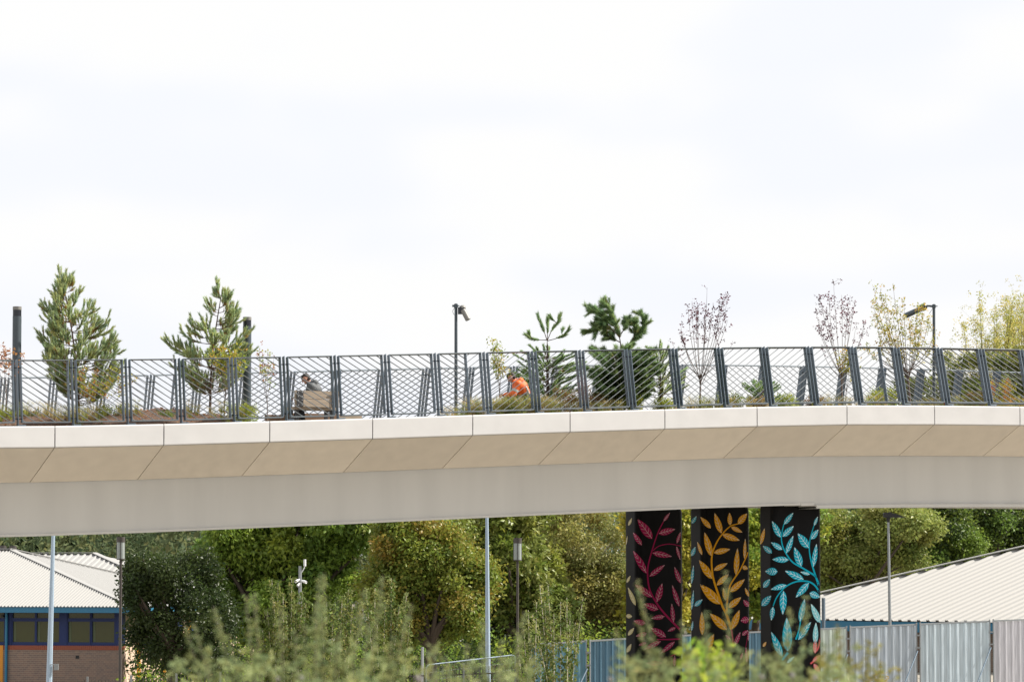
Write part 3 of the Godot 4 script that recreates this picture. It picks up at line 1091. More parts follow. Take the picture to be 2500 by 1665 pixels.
# a whole pine grown from a width profile; profile rows are [py, left px, right px]
func grown_pine(called: String, label: String, base: Vector3, top_px: Vector2, bend_px: float, profile: Array, boughs: int, brush: Mesh, palette: Array, old: Array) -> void:
	var depth := -base.z
	var k := depth / F
	var top := at(top_px.x, top_px.y, depth)
	var trunk := PackedVector3Array()
	for i in 9:
		var u := i / 8.0
		var p := base.lerp(top, u)
		p.x += bend_px * k * sin(u * PI)
		trunk.append(p)
	var lines := []
	var lo: float = profile[profile.size() - 1][0]
	var hi: float = profile[0][0]
	for i in boughs:
		var py := lerpf(hi, lo, pow((i + rng.randf()) / boughs, 0.72))
		var row := 0
		while row < profile.size() - 2 and profile[row + 1][0] < py:
			row += 1
		var f := clampf((py - profile[row][0]) / (profile[row + 1][0] - profile[row][0]), 0, 1)
		var l := lerpf(profile[row][1], profile[row + 1][1], f)
		var r := lerpf(profile[row][2], profile[row + 1][2], f)
		var ht := at(0, py, depth).y
		var u := clampf((ht - base.y) / (top.y - base.y), 0.0, 1.0)
		var mid := pix(trunk[0].lerp(trunk[8], u))
		mid.x += bend_px * sin(u * PI)
		var ang := rf(0, TAU)
		var reach := (maxf(r - mid.x, 8.0) if cos(ang) > 0 else maxf(mid.x - l, 8.0)) * k
		var depth_reach := (r - l) * 0.5 * k
		var len := rf(0.72, 1.04)
		var tip := Vector3(mid.x, 0, 0)
		tip = at(mid.x, py, depth) + Vector3(cos(ang) * reach * len, 0, sin(ang) * depth_reach * len)
		var span := Vector2(tip.x - trunk[0].x, tip.z - base.z).length()
		# boughs leave the trunk lower down and turn up to the tip
		var su := clampf(u - (0.06 + span * 0.28) / (top.y - base.y), 0.12, 0.97)
		var fi := su * 8.0
		var from := trunk[mini(int(fi), 7)].lerp(trunk[mini(int(fi) + 1, 8)], fi - int(fi))
		var path := bough(from, tip, Vector3(0, -0.10 * span, 0) + Vector3((tip.x - from.x), 0, (tip.z - from.z)) * 0.08, 6)
		lines.append([path, 0.36, 0.006 + 0.009 * span, 1.0, 0.5])
		# side shoots
		var n := 4 + int(span * 8)
		for j in n:
			var w := rf(0.28, 0.95)
			var g := w * 6.0
			var s0 := path[mini(int(g), 5)].lerp(path[mini(int(g) + 1, 6)], g - int(g))
			var d := (tip - from).normalized() * 0.7 + Vector3.UP * rf(0.5, 1.4) + rdir() * 0.6
			var s1 := s0 + d.normalized() * rf(0.14, 0.34)
			lines.append([bough(s0, s1, Vector3(0, -0.02, 0), 3), 0.3, 0.005, rf(0.8, 1.0), 0.4 if w < 0.5 else 0.16])
	# the leader and its ring of candles
	for i in 5:
		var a := TAU * i / 5 + rf(-0.3, 0.3)
		var s1 := top + Vector3(cos(a) * 0.13, rf(-0.10, 0.05), sin(a) * 0.13)
		lines.append([bough(top - Vector3.UP * 0.25, s1, Vector3.ZERO, 3), 0.25, 0.006, 0.95, 0.0])
	pine_from(called, label, "pines planted on the bridge", base, trunk, 0.035, lines, brush, 0.045, palette, old)

func px_path(pts: Array, depth: float, jitter := 0.05) -> PackedVector3Array:
	var out := PackedVector3Array()
	var c := curve(pts)
	var dz := rf(-jitter, jitter)
	for i in c.size():
		out.append(at(c[i].x, c[i].y, depth + dz * i / c.size() * 4.0))
	return out

func bridge_trees() -> void:
	var green := [Color(0.40, 0.49, 0.24), Color(0.50, 0.53, 0.23), Color(0.32, 0.43, 0.27)]
	var deep := [Color(0.25, 0.37, 0.16), Color(0.36, 0.46, 0.19), Color(0.20, 0.31, 0.15)]
	var old := [Color(0.42, 0.25, 0.07), Color(0.33, 0.22, 0.08)]
	var brush := brush_mesh(40, 0.10, 0.078, 0.5)
	var stout := brush_mesh(52, 0.10, 0.125, 0.75)
	var p := on_bridge(192, 3.2, 0.1)
	grown_pine("pine_tree", "bushy pine with yellowing inner needles, the leftmost pine on the bridge", p, Vector2(152, 692), 10, [[672, 146, 168], [700, 142, 186], [735, 132, 200], [750, 104, 246], [800, 102, 272], [840, 98, 284], [880, 100, 300], [905, 96, 296], [935, 120, 285], [965, 160, 270]], 104, brush, green, old)
	p = on_bridge(512, 3.2, 0.1)
	grown_pine("pine_tree", "open crowned pine beside the second round light column", p, Vector2(541, 712), -9, [[700, 530, 556], [735, 515, 566], [770, 495, 572], [800, 450, 590], [830, 402, 602], [860, 405, 606], [890, 420, 600], [920, 440, 590], [950, 470, 570]], 66, brush, green, old)
	# the small pine with a clear whorl at its top
	p = on_bridge(1338, 3.6, 0.05)
	var d := -p.z
	var lines := []
	for pts in [[V(1336, 832), V(1325, 800), V(1315, 776)], [V(1336, 832), V(1337, 806), V(1337, 784)], [V(1336, 832), V(1348, 805), V(1360, 790), V(1366, 772)], [V(1336, 830), V(1318, 830), V(1300, 826), V(1288, 820)], [V(1337, 832), V(1356, 827), V(1374, 820), V(1385, 808)], [V(1360, 790), V(1352, 782), V(1348, 778)], [V(1300, 828), V(1295, 820), V(1293, 816)], [V(1374, 821), V(1372, 812), V(1374, 806)]]:
		lines.append([px_path(pts, d), 0.3, 0.012, 1.35, 0.0])
	for i in 115:
		var y := rf(868, 985)
		var half := lerpf(40, 95, clampf((y - 850) / 50.0, 0, 1))
		var tip := V(1337 + half * rf(-1, 1), y - rf(0, 26))
		var from := V(1337 + rf(-4, 4), y + rf(0, 14))
		var path := px_path([from, from.lerp(tip, 0.5) + V(0, 5), tip], d, 0.5)
		lines.append([path, 0.35, 0.010, 0.95, 0.05])
	var trunk := PackedVector3Array([p, at(1337, 930, d), at(1337, 860, d), at(1336, 832, d)])
	pine_from("pine_tree", "small pine with a bare whorl at its tip, behind the orange jacket", "pines planted on the bridge", p, trunk, 0.05, lines, brush, 0.04, deep, old)
	# the dark pine with curling bottlebrush boughs
	p = on_bridge(1512, 3.3, 0.05)
	d = -p.z
	lines = []
	for pts in [[V(1517, 850), V(1511, 815), V(1500, 780), V(1486, 752), V(1472, 738)], [V(1510, 815), V(1490, 785), V(1465, 766), V(1440, 757)], [V(1512, 820), V(1485, 800), V(1455, 804), V(1428, 812)], [V(1516, 815), V(1530, 795), V(1532, 778)], [V(1520, 850), V(1545, 832), V(1566, 812), V(1574, 788), V(1566, 765)], [V(1513, 835), V(1495, 826), V(1480, 822)], [V(1545, 830), V(1552, 808), V(1547, 786)], [V(1500, 780), V(1480, 776), V(1470, 784)], [V(1488, 800), V(1476, 790), V(1462, 792)]]:
		for r in 2:
			var main := px_path(pts, d + rf(-0.12, 0.12), 0.12)
			lines.append([main, 0.18, 0.016, rf(0.8, 1.1), 0.06])
			for j in 7:
				var i0 := int(rf(0.3, 0.98) * (main.size() - 2))
				var dir := (main[i0 + 1] - main[i0]).normalized()
				lines.append([bough(main[i0], main[i0] + (dir * 0.8 + rdir() * 0.8 + Vector3.UP * 0.2).normalized() * rf(0.10, 0.24), Vector3.ZERO, 3), 0.1, 0.006, rf(0.65, 1.0), 0.05])
	var shade := [Color(0.10, 0.165, 0.06), Color(0.16, 0.22, 0.08), Color(0.08, 0.13, 0.06)]  # darkest needle greens, mixed at random through the dark pine
	for i in 175:
		var y := rf(858, 985)
		var half := lerpf(75, 100, clampf((y - 850) / 60.0, 0, 1)) if y < 940 else 70.0
		var cx := 1520.0
		var tip := V(cx + half * rf(-1, 1), y - rf(0, 22))
		var from := V(1514 + rf(-8, 8), y + rf(0, 22))
		lines.append([px_path([from, from.lerp(tip, 0.5) + V(0, 5), tip], d, 0.5), 0.25, 0.012, 1.0, 0.03])
	trunk = PackedVector3Array([p, at(1513, 940, d), at(1516, 880, d), at(1517, 840, d)])
	pine_from("pine_tree", "dark pine with thick curling boughs standing highest in the middle of the railing", "pines planted on the bridge", p, trunk, 0.06, lines, stout, 0.045, shade + deep, old)
	# the low spreading pine right of it
	p = on_bridge(1615, 3.0, 0.05)
	d = -p.z
	lines = []
	for i in 60:
		var y := rf(852, 965)
		var half := lerpf(28, 66, clampf((y - 850) / 60.0, 0, 1))
		var tip := V(1612 + half * rf(-1, 1.05), y - rf(0, 20))
		var from := V(1612 + rf(-8, 8), y + rf(4, 26))
		lines.append([px_path([from, from.lerp(tip, 0.5) + V(0, 5), tip], d, 0.5), 0.3, 0.010, 0.95, 0.12])
	lines.append([px_path([V(1630, 935), V(1640, 895), V(1655, 855)], d), 0.6, 0.012, 0.9, 0.0])
	pine_from("pine_tree", "low spreading pine just left of the first purple leaved sapling", "pines planted on the bridge", p, PackedVector3Array([p, at(1613, 950, d), at(1612, 890, d)]), 0.05, lines, brush, 0.045, deep.slice(0, 2) + green, old)
	p = on_bridge(1862, 2.4, 0.05)
	d = -p.z
	lines = []
	for i in 46:
		var y := rf(935, 985)
		var tip := V(1858 + 46 * rf(-1, 1), y - rf(0, 12))
		var from := V(1862 + rf(-8, 8), y + rf(4, 16))
		lines.append([px_path([from, from.lerp(tip, 0.5) + V(0, 3), tip], d, 0.4), 0.25, 0.008, 0.8, 0.02])
	pine_from("dwarf_pine", "knee high dwarf pine between the two purple leaved saplings", "", p, PackedVector3Array([p, at(1862, 975, d), at(1861, 950, d)]), 0.03, lines, brush, 0.04, deep, old)
	# leafy saplings
	var one := clump_mesh(3, 0.9, 0.5, 0.2, 0.5)
	var purple := [Color(0.10, 0.025, 0.045), Color(0.14, 0.04, 0.06), Color(0.07, 0.025, 0.035)]
	var gold := [Color(0.42, 0.38, 0.07), Color(0.32, 0.33, 0.06), Color(0.48, 0.33, 0.08), Color(0.25, 0.27, 0.05)]
	var fresh := [Color(0.36, 0.40, 0.06), Color(0.25, 0.33, 0.05)]
	var rust := [Color(0.42, 0.22, 0.08), Color(0.35, 0.14, 0.07)]
	airy_tree("sapling", "purple leaved sapling above the ochre column, right of the low spreading pine", "purple leaved saplings on the bridge", on_bridge(1709, 2.6, 0.0), [[1680, 752, 0.7], [1664, 812, 0.4], [1700, 760, 1.6], [1703, 742, 1.4], [1727, 702, 0.4], [1724, 762, 1.6], [1742, 740, 0.8], [1768, 722, 1.7], [1760, 738, 1.7], [1776, 728, 1.4], [1641, 836, 0.25], [1662, 790, 0.6], [1720, 778, 0.8], [1778, 780, 0.5], [1752, 800, 0.4], [1690, 735, 0.5], [1792, 836, 0.15], [1668, 822, 0.6]], 0.38, purple, 17, one, Vector2(0.055, 0.09), 0.022, 0.55)
	airy_tree("sapling", "purple leaved sapling with some yellow lower leaves, right of the dwarf pine", "purple leaved saplings on the bridge", on_bridge(2059, 2.6, 0.0), [[2002, 720, 1.3], [2025, 727, 1.3], [2036, 686, 0.6], [2056, 720, 1.5], [2072, 737, 1.5], [2088, 735, 0.7], [1992, 755, 1.3], [2020, 762, 1.5], [2110, 780, 0.5], [2112, 800, 0.7], [2090, 802, 0.5], [2000, 802, 0.5], [2075, 765, 0.9], [2006, 840, 0.3], [2030, 800, 0.8]], 0.38, purple, 17, one, Vector2(0.055, 0.09), 0.022, 0.5)
	airy_tree("sapling", "tiny yellow leaved shoot at the foot of the second purple sapling", "", on_bridge(2066, 2.2, 0.0), [[2048, 866], [2075, 872], [2090, 868], [2085, 900], [2068, 860]], 0.4, gold, 30, one, Vector2(0.06, 0.10), 0.012, 0.5, 0.2)
	airy_tree("young_tree", "golden leaved young tree half hiding the right hand floodlight", "", on_bridge(2224, 3.0, 0.0), [[2135, 700], [2150, 703], [2182, 698, 0.4], [2162, 722], [2208, 724, 0.5], [2131, 742], [2198, 745, 0.8], [2140, 790], [2165, 800], [2180, 760], [2242, 747], [2256, 746, 1.4], [2270, 772, 0.7], [2112, 846, 0.7], [2284, 802, 0.5], [2190, 832], [2245, 832], [2270, 852, 0.6], [2225, 780], [2235, 800], [2150, 832], [2200, 860]], 0.42, gold, 36, one, Vector2(0.055, 0.095), 0.028, 0.4)
	airy_tree("sapling", "slim yellow green sapling just right of the tall floodlight pole", "", on_bridge(1222, 2.0, 0.0), [[1203, 832, 1.3], [1212, 838], [1224, 856], [1216, 880], [1228, 900, 0.7], [1206, 850]], 0.5, fresh + gold, 22, one, Vector2(0.06, 0.10), 0.010, 0.35, 0.15)
	airy_tree("sapling", "yellow leaved sapling in front of the trunk of the second pine", "", on_bridge(548, 2.0, 0.0), [[520, 862], [545, 848], [570, 858], [592, 866, 0.6], [535, 868], [558, 870], [575, 876]], 0.5, fresh + gold, 34, one, Vector2(0.065, 0.11), 0.014, 0.5, 0.3)
	airy_tree("sapling", "yellow flecked sapling below the leftmost pine", "", on_bridge(222, 2.0, 0.0), [[198, 905], [228, 910], [280, 900], [300, 915], [255, 935], [215, 950], [200, 930], [332, 915, 0.6]], 0.3, gold + rust, 26, one, Vector2(0.06, 0.10), 0.014, 0.4, 0.4)
	airy_tree("sapling", "rusty leaved sapling at the left edge beside the first light column", "", on_bridge(14, 2.2, 0.0), [[6, 850], [14, 858], [24, 862], [-10, 850], [56, 864, 0.5], [-20, 870]], 0.5, rust, 16, one, Vector2(0.065, 0.11), 0.012, 0.5, 0.3)
	airy_tree("sapling", "spindly sapling with a few rusty leaves between the second light column and the seated man", "", on_bridge(650, 2.0, 0.0), [[632, 850, 0.5], [640, 862], [668, 868, 0.6], [654, 872], [645, 895], [662, 905]], 0.45, rust + fresh, 16, one, Vector2(0.05, 0.09), 0.010, 0.5, 0.3)
	# taller trees standing on the ground beyond the right end
	var bunch := clump_mesh(9, 0.34, 0.20, 0.2)
	var tall := [Color(0.46, 0.44, 0.12), Color(0.38, 0.40, 0.11), Color(0.52, 0.45, 0.14)]
	var q := at(2425, 1600, 178.0)
	q.y = land(q.x, 178.0)
	var tips := []
	for i in 46:
		var u := pow(rng.randf(), 0.6)
		var y := 672 + 335 * u
		var half := 22 + 105 * sqrt(u)
		tips.append([2415 + half * 1.2 * rf(-1, 1), y, 1.0])
	airy_tree("tall_tree", "tall pale yellow tree beyond the railing left of the right edge", "tall yellowing trees beyond the right end", q, tips, 0.72, tall, 64, bunch, Vector2(0.18, 0.36), 0.13, 0.45, 2.5, "bark", 2.2)
	q = at(2520, 1600, 183.0)
	q.y = land(q.x, 183.0)
	tips = []
	for i in 34:
		var u := pow(rng.randf(), 0.6)
		tips.append([2496 + (12 + 80 * sqrt(u)) * rf(-1, 1), 634 + 370 * u, 1.2])
	airy_tree("tall_tree", "tallest pale yellow tree cut by the right edge", "tall yellowing trees beyond the right end", q, tips, 0.72, tall, 64, bunch, Vector2(0.18, 0.36), 0.13, 0.45, 2.5, "bark", 2.2)
	var broad := clump_mesh(16, 0.30, 0.17, 0.25)
	crown_tree("broadleaf_tree", "soft green tree low behind the right end of the railings", "", 174.0, 2350, [[2290, 950, 120, 60], [2420, 930, 130, 75], [2520, 920, 90, 80], [2350, 1050, 180, 90]], 1500, broad, Vector2(0.45, 0.8), [Color(0.19, 0.21, 0.05), Color(0.14, 0.17, 0.045)], 0.2)

func planting() -> void:
	# mounded bark mulch behind the near railing
	for bed in [[-9.0, along(612, 1.0), 0.5, "mounded bark mulch bed under the two left pines"], [along(1178, 1.0), 36.0, 0.15, "bark mulch bed right of the bench with the orange jacket"]]:
		var b := MB.new()
		var n := int((bed[1] - bed[0]) / 0.3)
		var rows := 14
		for i in n + 1:
			var t := lerpf(bed[0], bed[1], float(i) / n)
			for k in rows + 1:
				var o := 0.52 + 3.9 * k / rows
				var u := float(k) / rows
				var end := smoothstep(0.0, 0.6, minf(t - bed[0], bed[1] - t))
				var h: float = -0.09 + bed[2] * sin(PI * pow(u, 0.75)) * end * (0.75 + 0.6 * noise.get_noise_2d(t * 60, o * 60))
				b.put(br(t, o, h), Vector3.UP)
		for i in n:
			for k in rows:
				var p := i * (rows + 1) + k
				b.face(p, p + 1, p + rows + 2)
				b.face(p, p + rows + 2, p + rows + 1)
		var o2 := obj("planting_bed", b, M.mulch)
		tag(o2, bed[3], "planting bed", "", "structure")
	var chip := MB.new()
	chip.abox(Vector3.ZERO, Vector3(0.05, 0.012, 0.02))
	var cm := chip.mesh()
	var xs := []
	var cs := []
	var grass := MB.new()
	for i in 26:
		var a := rf(0, TAU)
		var r := rf(0.0, 0.05)
		var p := Vector3(cos(a) * r, 0, sin(a) * r)
		var d := Vector3(cos(a), 0, sin(a)) * rf(0.1, 0.5) + Vector3.UP
		var s := Vector3(-sin(a), 0, cos(a)) * 0.0045
		var m := p + d * 0.22
		var t := p + d * 0.34 + Vector3(cos(a), -0.2, sin(a)) * rf(0.05, 0.2)
		grass.tri(p - s, p + s, m, Vector3(cos(a), 0.3, sin(a)))
		grass.tri(m - s * 0.7, m + s * 0.7, t, Vector3(cos(a), 0.3, sin(a)))
	var gm := grass.mesh()
	var gx := []
	var gc := []
	for i in 5200:
		var t := rf(-3.0, 31.0)
		var o := rf(0.55, 4.2)
		var left := t < along(612, 1.0)
		if not left and t < along(1170, 1.0):
			continue
		var u := (o - 0.52) / 3.9
		var h := -0.09 + (0.5 if left else 0.15) * sin(PI * pow(u, 0.75)) * (0.75 + 0.6 * noise.get_noise_2d(t * 60, o * 60))
		var p := br(t, o, h + 0.01)
		if i % 3 != 0:
			xs.append(Transform3D(Basis.from_euler(Vector3(rf(-0.5, 0.5), rf(0, TAU), rf(-0.5, 0.5))).scaled(Vector3.ONE * rf(0.6, 1.4)), p))
			cs.append(mix_color([Color(0.30, 0.14, 0.07), Color(0.22, 0.10, 0.055), Color(0.38, 0.22, 0.12)], 0.25))
		elif noise.get_noise_2d(t * 22 + 300, o * 20) > 0.02 or (t > along(1180, 1.0) and t < along(1330, 1.0)):
			gx.append(turned(Vector3.UP + rdir() * 0.15, rf(0, TAU), rf(0.5, 1.15), p))
			gc.append(mix_color([Color(0.25, 0.27, 0.07), Color(0.36, 0.30, 0.10), Color(0.18, 0.22, 0.05), Color(0.42, 0.33, 0.16)], 0.2))
	tag(many("mulch_chips", cm, M.dull, xs, cs), "loose bark chips scattered over the planting beds", "mulch", "", "stuff")
	tag(many("ornamental_grass", gm, M.leaf, gx, gc), "tufts of green and straw coloured grass behind the near railing", "grass", "", "stuff")
	# tall grass clumps
	for q in [[1228, 1.2, "straw coloured tall grass clump left of the orange jacket"], [1262, 0.9, "green tall grass clump in front of the orange jacket"], [1305, 1.1, "feathery beige tall grass clump right of the orange jacket"], [1330, 1.3, "loose tall grass clump at the foot of the small pine"], [1160, 1.0, "low grass clump at the foot of the tall floodlight pole"]]:
		var p := on_bridge(q[0], q[1], -0.05)
		var root := thing("grass_clump", q[2], "grass", p)
		var ax := []
		var ac := []
		for i in 26:
			ax.append(turned(Vector3.UP + rdir() * 0.25, rf(0, TAU), rf(0.9, 1.75), p + Vector3(rf(-0.2, 0.2), 0, rf(-0.2, 0.2))))
			ac.append(mix_color([Color(0.50, 0.40, 0.22), Color(0.36, 0.36, 0.11), Color(0.28, 0.32, 0.09)], 0.2))
		many("blades", gm, M.leaf, ax, ac, root)
	# low leafy shrubs
	var tuft := clump_mesh(26, 0.34, 0.13, -0.2)
	var spots := [[270, 1008, 34, 0.9, "low green shrub left of the third near panel under the leftmost pine", 0], [66, 1015, 26, 0.9, "low grassy green shrub right of the first light column", 0], [12, 1000, 30, 0.9, "bright green shrub at the left edge of the bridge", 1], [405, 1012, 24, 0.8, "small leafy plant between the two left pines", 0], [592, 990, 30, 0.9, "leafy green shrub at the foot of the second light column", 1], [1275, 985, 30, 1.0, "straw coloured grassy clump right of the orange jacket", 2], [1390, 985, 40, 1.0, "low shrub with brown leaves under the small pine", 3], [1450, 990, 30, 1.0, "brown twiggy shrub left of the dark pine's foot", 3], [1545, 985, 22, 1.0, "fresh yellow shrub right of the dark pine's foot", 1], [1618, 985, 20, 0.9, "pointed yellow shrub under the low spreading pine", 1], [1780, 988, 26, 0.9, "green cushion plant right of the first purple sapling", 0], [1850, 985, 24, 0.7, "pinkish feathery grass clump at the dwarf pine", 2], [1920, 982, 26, 0.8, "yellow green low shrub right of the dwarf pine", 1], [1990, 982, 20, 0.8, "rust tinged low plant left of the second purple sapling", 3], [2150, 975, 34, 0.9, "golden low shrub below the golden young tree", 1], [2440, 970, 36, 1.2, "golden red shrub behind the railing at the right edge", 4], [2380, 978, 24, 1.0, "reddish low shrub left of the golden red one", 3]]
	var pal := [[Color(0.12, 0.18, 0.05), Color(0.18, 0.22, 0.06)], [Color(0.33, 0.36, 0.06), Color(0.25, 0.31, 0.05)], [Color(0.45, 0.34, 0.20), Color(0.36, 0.30, 0.13)], [Color(0.19, 0.11, 0.05), Color(0.14, 0.13, 0.04), Color(0.24, 0.14, 0.07)], [Color(0.45, 0.28, 0.06), Color(0.40, 0.12, 0.06), Color(0.32, 0.33, 0.06)]]
	for s in spots:
		var p := on_bridge(s[0], 1.5 + 0.9 * rng.randf(), -0.02)
		var root := thing("shrub", s[4], "shrub", p)
		var r: float = s[2] / F * -p.z
		var bx := MB.new()
		var ax := []
		var ac := []
		for i in 7:
			var tip := p + Vector3(rf(-r, r), r * rf(0.6, 1.5), rf(-r, r))
			bx.tube(bough(p, tip, Vector3.ZERO, 3), taper(4, 0.008, 0.003), 4)
		obj("stem", bx, M.twig, root).set_meta("kind", "stuff")
		for i in int(30 + s[2]):
			var q := p + Vector3(rf(-r, r), r * rf(0.1, 1.6) * s[3], rf(-r, r))
			ax.append(turned(rdir() + Vector3.UP * 1.4, rf(0, TAU), rf(0.12, 0.24), q))
			ac.append(mix_color(pal[s[5]], 0.2))
		many("foliage", tuft, M.leaf, ax, ac, root)

# a shrub or sapling that stands between the camera and the bridge, or under it
func stems_plant(called: String, label: String, category: String, group: String, depth: float, foot_px: Vector2, tips: Array, r: float, bark: String, leaf: Mesh, size: Vector2, palette: Array, per_m: float, bare: float, extra := 0) -> void:
	var base := at(foot_px.x, foot_px.y, depth)
	base.y = minf(base.y, land(base.x, depth))
	var root := thing(called, label, category, base, group)
	var xs := []
	var cs := []
	for t in tips:
		var dz := rf(-0.6, 0.6) * depth / 60.0
		var tip := at(t[0], t[1], depth + dz)
		var low := Vector3(lerpf(tip.x, base.x, 0.8) + rf(-0.03, 0.03) * depth / 15.0, base.y, base.z)
		var path := bough(low, tip, Vector3((tip.x - low.x) * rf(-0.12, 0.12), 0, 0), 10)
		var b := MB.new()
		b.tube(path, taper(11, r * 1.3, r * 0.5), 5)
		obj("stem", b, M[bark], root)
		var len := low.distance_to(tip)
		var n := int(len * per_m)
		for i in n:
			var u := bare + (1.0 - bare) * float(i) / n
			var f := u * 10.0
			var a := path[mini(int(f), 9)].lerp(path[mini(int(f) + 1, 10)], f - int(f))
			var off := rdir() * size.y * 0.45
			xs.append(turned(rdir() * 0.8 + Vector3.UP, rf(0, TAU), rf(size.x, size.y) * (1.15 - 0.35 * u), a + off))
			cs.append(mix_color(palette, 0.25))
		# feathery side sprigs
		if extra > 0:
			for j in 5:
				var u := rf(0.5, 0.97)
				var a := path[mini(int(u * 10.0), 9)]
				var d := (Vector3.UP * 0.9 + Vector3(rf(-1, 1), 0, rf(-1, 1))).normalized()
				var l := rf(0.03, 0.11) * (1.2 - u * 0.6) * depth / 15.0
				b = MB.new()
				for m in int(3 + l * 110):
					xs.append(turned(rdir() * 0.6 + d, rf(0, TAU), rf(size.x, size.y), a + d * l * rng.randf() + rdir() * 0.006))
					cs.append(mix_color(palette, 0.25))
	var k := depth / F
	for i in extra:
		var q := at(foot_px.x + rf(-1, 1) * float(tips[0][2] if tips[0].size() > 2 else 200), 1665 + rf(-60, 50) * (1.0 if rng.randf() < 0.7 else 1.5), depth + rf(-0.5, 0.5))
		xs.append(turned(rdir() + Vector3.UP, rf(0, TAU), rf(size.x, size.y) * 2.0, q))
		cs.append(mix_color(palette, 0.25))
	many("foliage", leaf, M.leaf, xs, cs, root)

func near_plants() -> void:
	var leaf := clump_mesh(9, 0.75, 0.26, -0.1)
	var round_leaf := clump_mesh(5, 0.9, 0.62, 0.1)
	var sage := [Color(0.262, 0.310, 0.136), Color(0.328, 0.367, 0.161), Color(0.207, 0.253, 0.111)]
	var green := [Color(0.13, 0.18, 0.045), Color(0.19, 0.23, 0.07), Color(0.10, 0.14, 0.04), Color(0.24, 0.25, 0.09)]
	# pale stemmed saplings under the bridge
	var sets := [["clump of pale stemmed saplings below the camera pole", Vector2(690, 1700), [[663, 1418], [678, 1422], [711, 1412], [652, 1490], [733, 1485], [700, 1500], [640, 1540], [668, 1470], [690, 1450], [738, 1446], [746, 1470], [726, 1455], [735, 1500]]], ["clump of leafy pale saplings right of the camera pole", Vector2(800, 1700), [[783, 1478], [797, 1470], [835, 1455], [850, 1440], [815, 1475], [770, 1520], [828, 1500], [860, 1475], [880, 1470]]], ["clump of pale saplings in front of the round maple", Vector2(930, 1700), [[915, 1436], [955, 1412], [992, 1455], [893, 1440], [940, 1470], [975, 1480], [905, 1490], [1000, 1520], [920, 1520]]], ["fan of pale stems with sparse leaves in front of the blue hoarding", Vector2(1372, 1690), [[1318, 1428], [1338, 1430], [1369, 1470], [1424, 1456], [1300, 1500], [1352, 1500], [1392, 1500], [1405, 1520], [1330, 1470], [1384, 1460]]], ["leafy thin saplings between the right lantern post and the blue hoarding", Vector2(1300, 1700), [[1290, 1490], [1277, 1520], [1310, 1470], [1262, 1550], [1296, 1560], [1320, 1540]]]]
	for s in sets:
		stems_plant("sapling_clump", s[0], "sapling", "pale stemmed saplings under the bridge", 78.0 + 2.0 * rng.randf(), s[1], s[2], 0.011, "pale_bark", round_leaf, Vector2(0.06, 0.12), green, 34.0 if s[1].x < 1000.0 else 17.0, 0.25)
	# out of focus shrubs on the bank close to the camera
	stems_plant("foreground_shrub", "large blurred sage green shrub close to the camera, left of centre", "shrub", "blurred shrubs close to the camera", 15.0, Vector2(740, 2100), [[520, 1480, 330], [598, 1455], [619, 1448], [473, 1523], [455, 1539], [791, 1397], [935, 1405], [1005, 1474], [682, 1490], [778, 1412], [770, 1467], [889, 1436], [720, 1540], [560, 1560], [900, 1520], [960, 1550], [825, 1545], [500, 1590], [745, 1520]], 0.003, "twig", leaf, Vector2(0.015, 0.026), sage, 70.0, 0.4, 200)
	stems_plant("foreground_shrub", "thin blurred sprays close to the camera in front of the wire mesh fence", "shrub", "blurred shrubs close to the camera", 15.6, Vector2(1180, 2100), [[1178, 1518, 150], [1279, 1492], [1140, 1570], [1225, 1560], [1090, 1600], [1300, 1600]], 0.003, "twig", leaf, Vector2(0.014, 0.024), sage, 80.0, 0.4, 40)
	stems_plant("foreground_shrub", "blurred sage green shrub close to the camera before the painted columns", "shrub", "blurred shrubs close to the camera", 14.6, Vector2(1800, 2100), [[1555, 1413, 300], [1774, 1396], [1971, 1455], [1934, 1489], [1662, 1515], [1721, 1492], [1504, 1543], [1560, 1520], [1700, 1590], [1850, 1590], [1900, 1570], [1610, 1585], [2046, 1530], [1950, 1600]], 0.003, "twig", leaf, Vector2(0.014, 0.024), sage, 75.0, 0.4, 190)
	stems_plant("foreground_shrub", "blurred lime green bush with bright young leaves at the foot of the ochre column", "shrub", "", 18.0, Vector2(1735, 2000), [[1735, 1588, 60], [1712, 1600], [1760, 1598], [1700, 1625], [1778, 1625], [1745, 1610]], 0.004, "twig", round_leaf, Vector2(0.022, 0.038), [Color(0.24, 0.34, 0.04), Color(0.32, 0.39, 0.055)], 80.0, 0.4, 55)
	stems_plant("foreground_shrub", "blurred wispy yellow sprays at the foot of the metal hoarding", "shrub", "", 17.0, Vector2(2090, 2000), [[2046, 1526, 110], [2120, 1560], [2075, 1600], [2150, 1610], [2010, 1580]], 0.0025, "twig", leaf, Vector2(0.015, 0.026), [Color(0.28, 0.26, 0.07), Color(0.22, 0.22, 0.07)], 90.0, 0.5, 60)
	stems_plant("grass_plume", "sharp straw coloured plume in front of the metal hoarding", "grass", "", 60.0, Vector2(2155, 1700), [[2152, 1630], [2140, 1640], [2165, 1645], [2125, 1652]], 0.006, "pale_bark", leaf, Vector2(0.04, 0.07), [Color(0.40, 0.30, 0.12), Color(0.34, 0.28, 0.10)], 40.0, 0.5)
	# pale flowers
	var petal := clump_mesh(14, 0.8, 0.5, 0.0, 0.35)
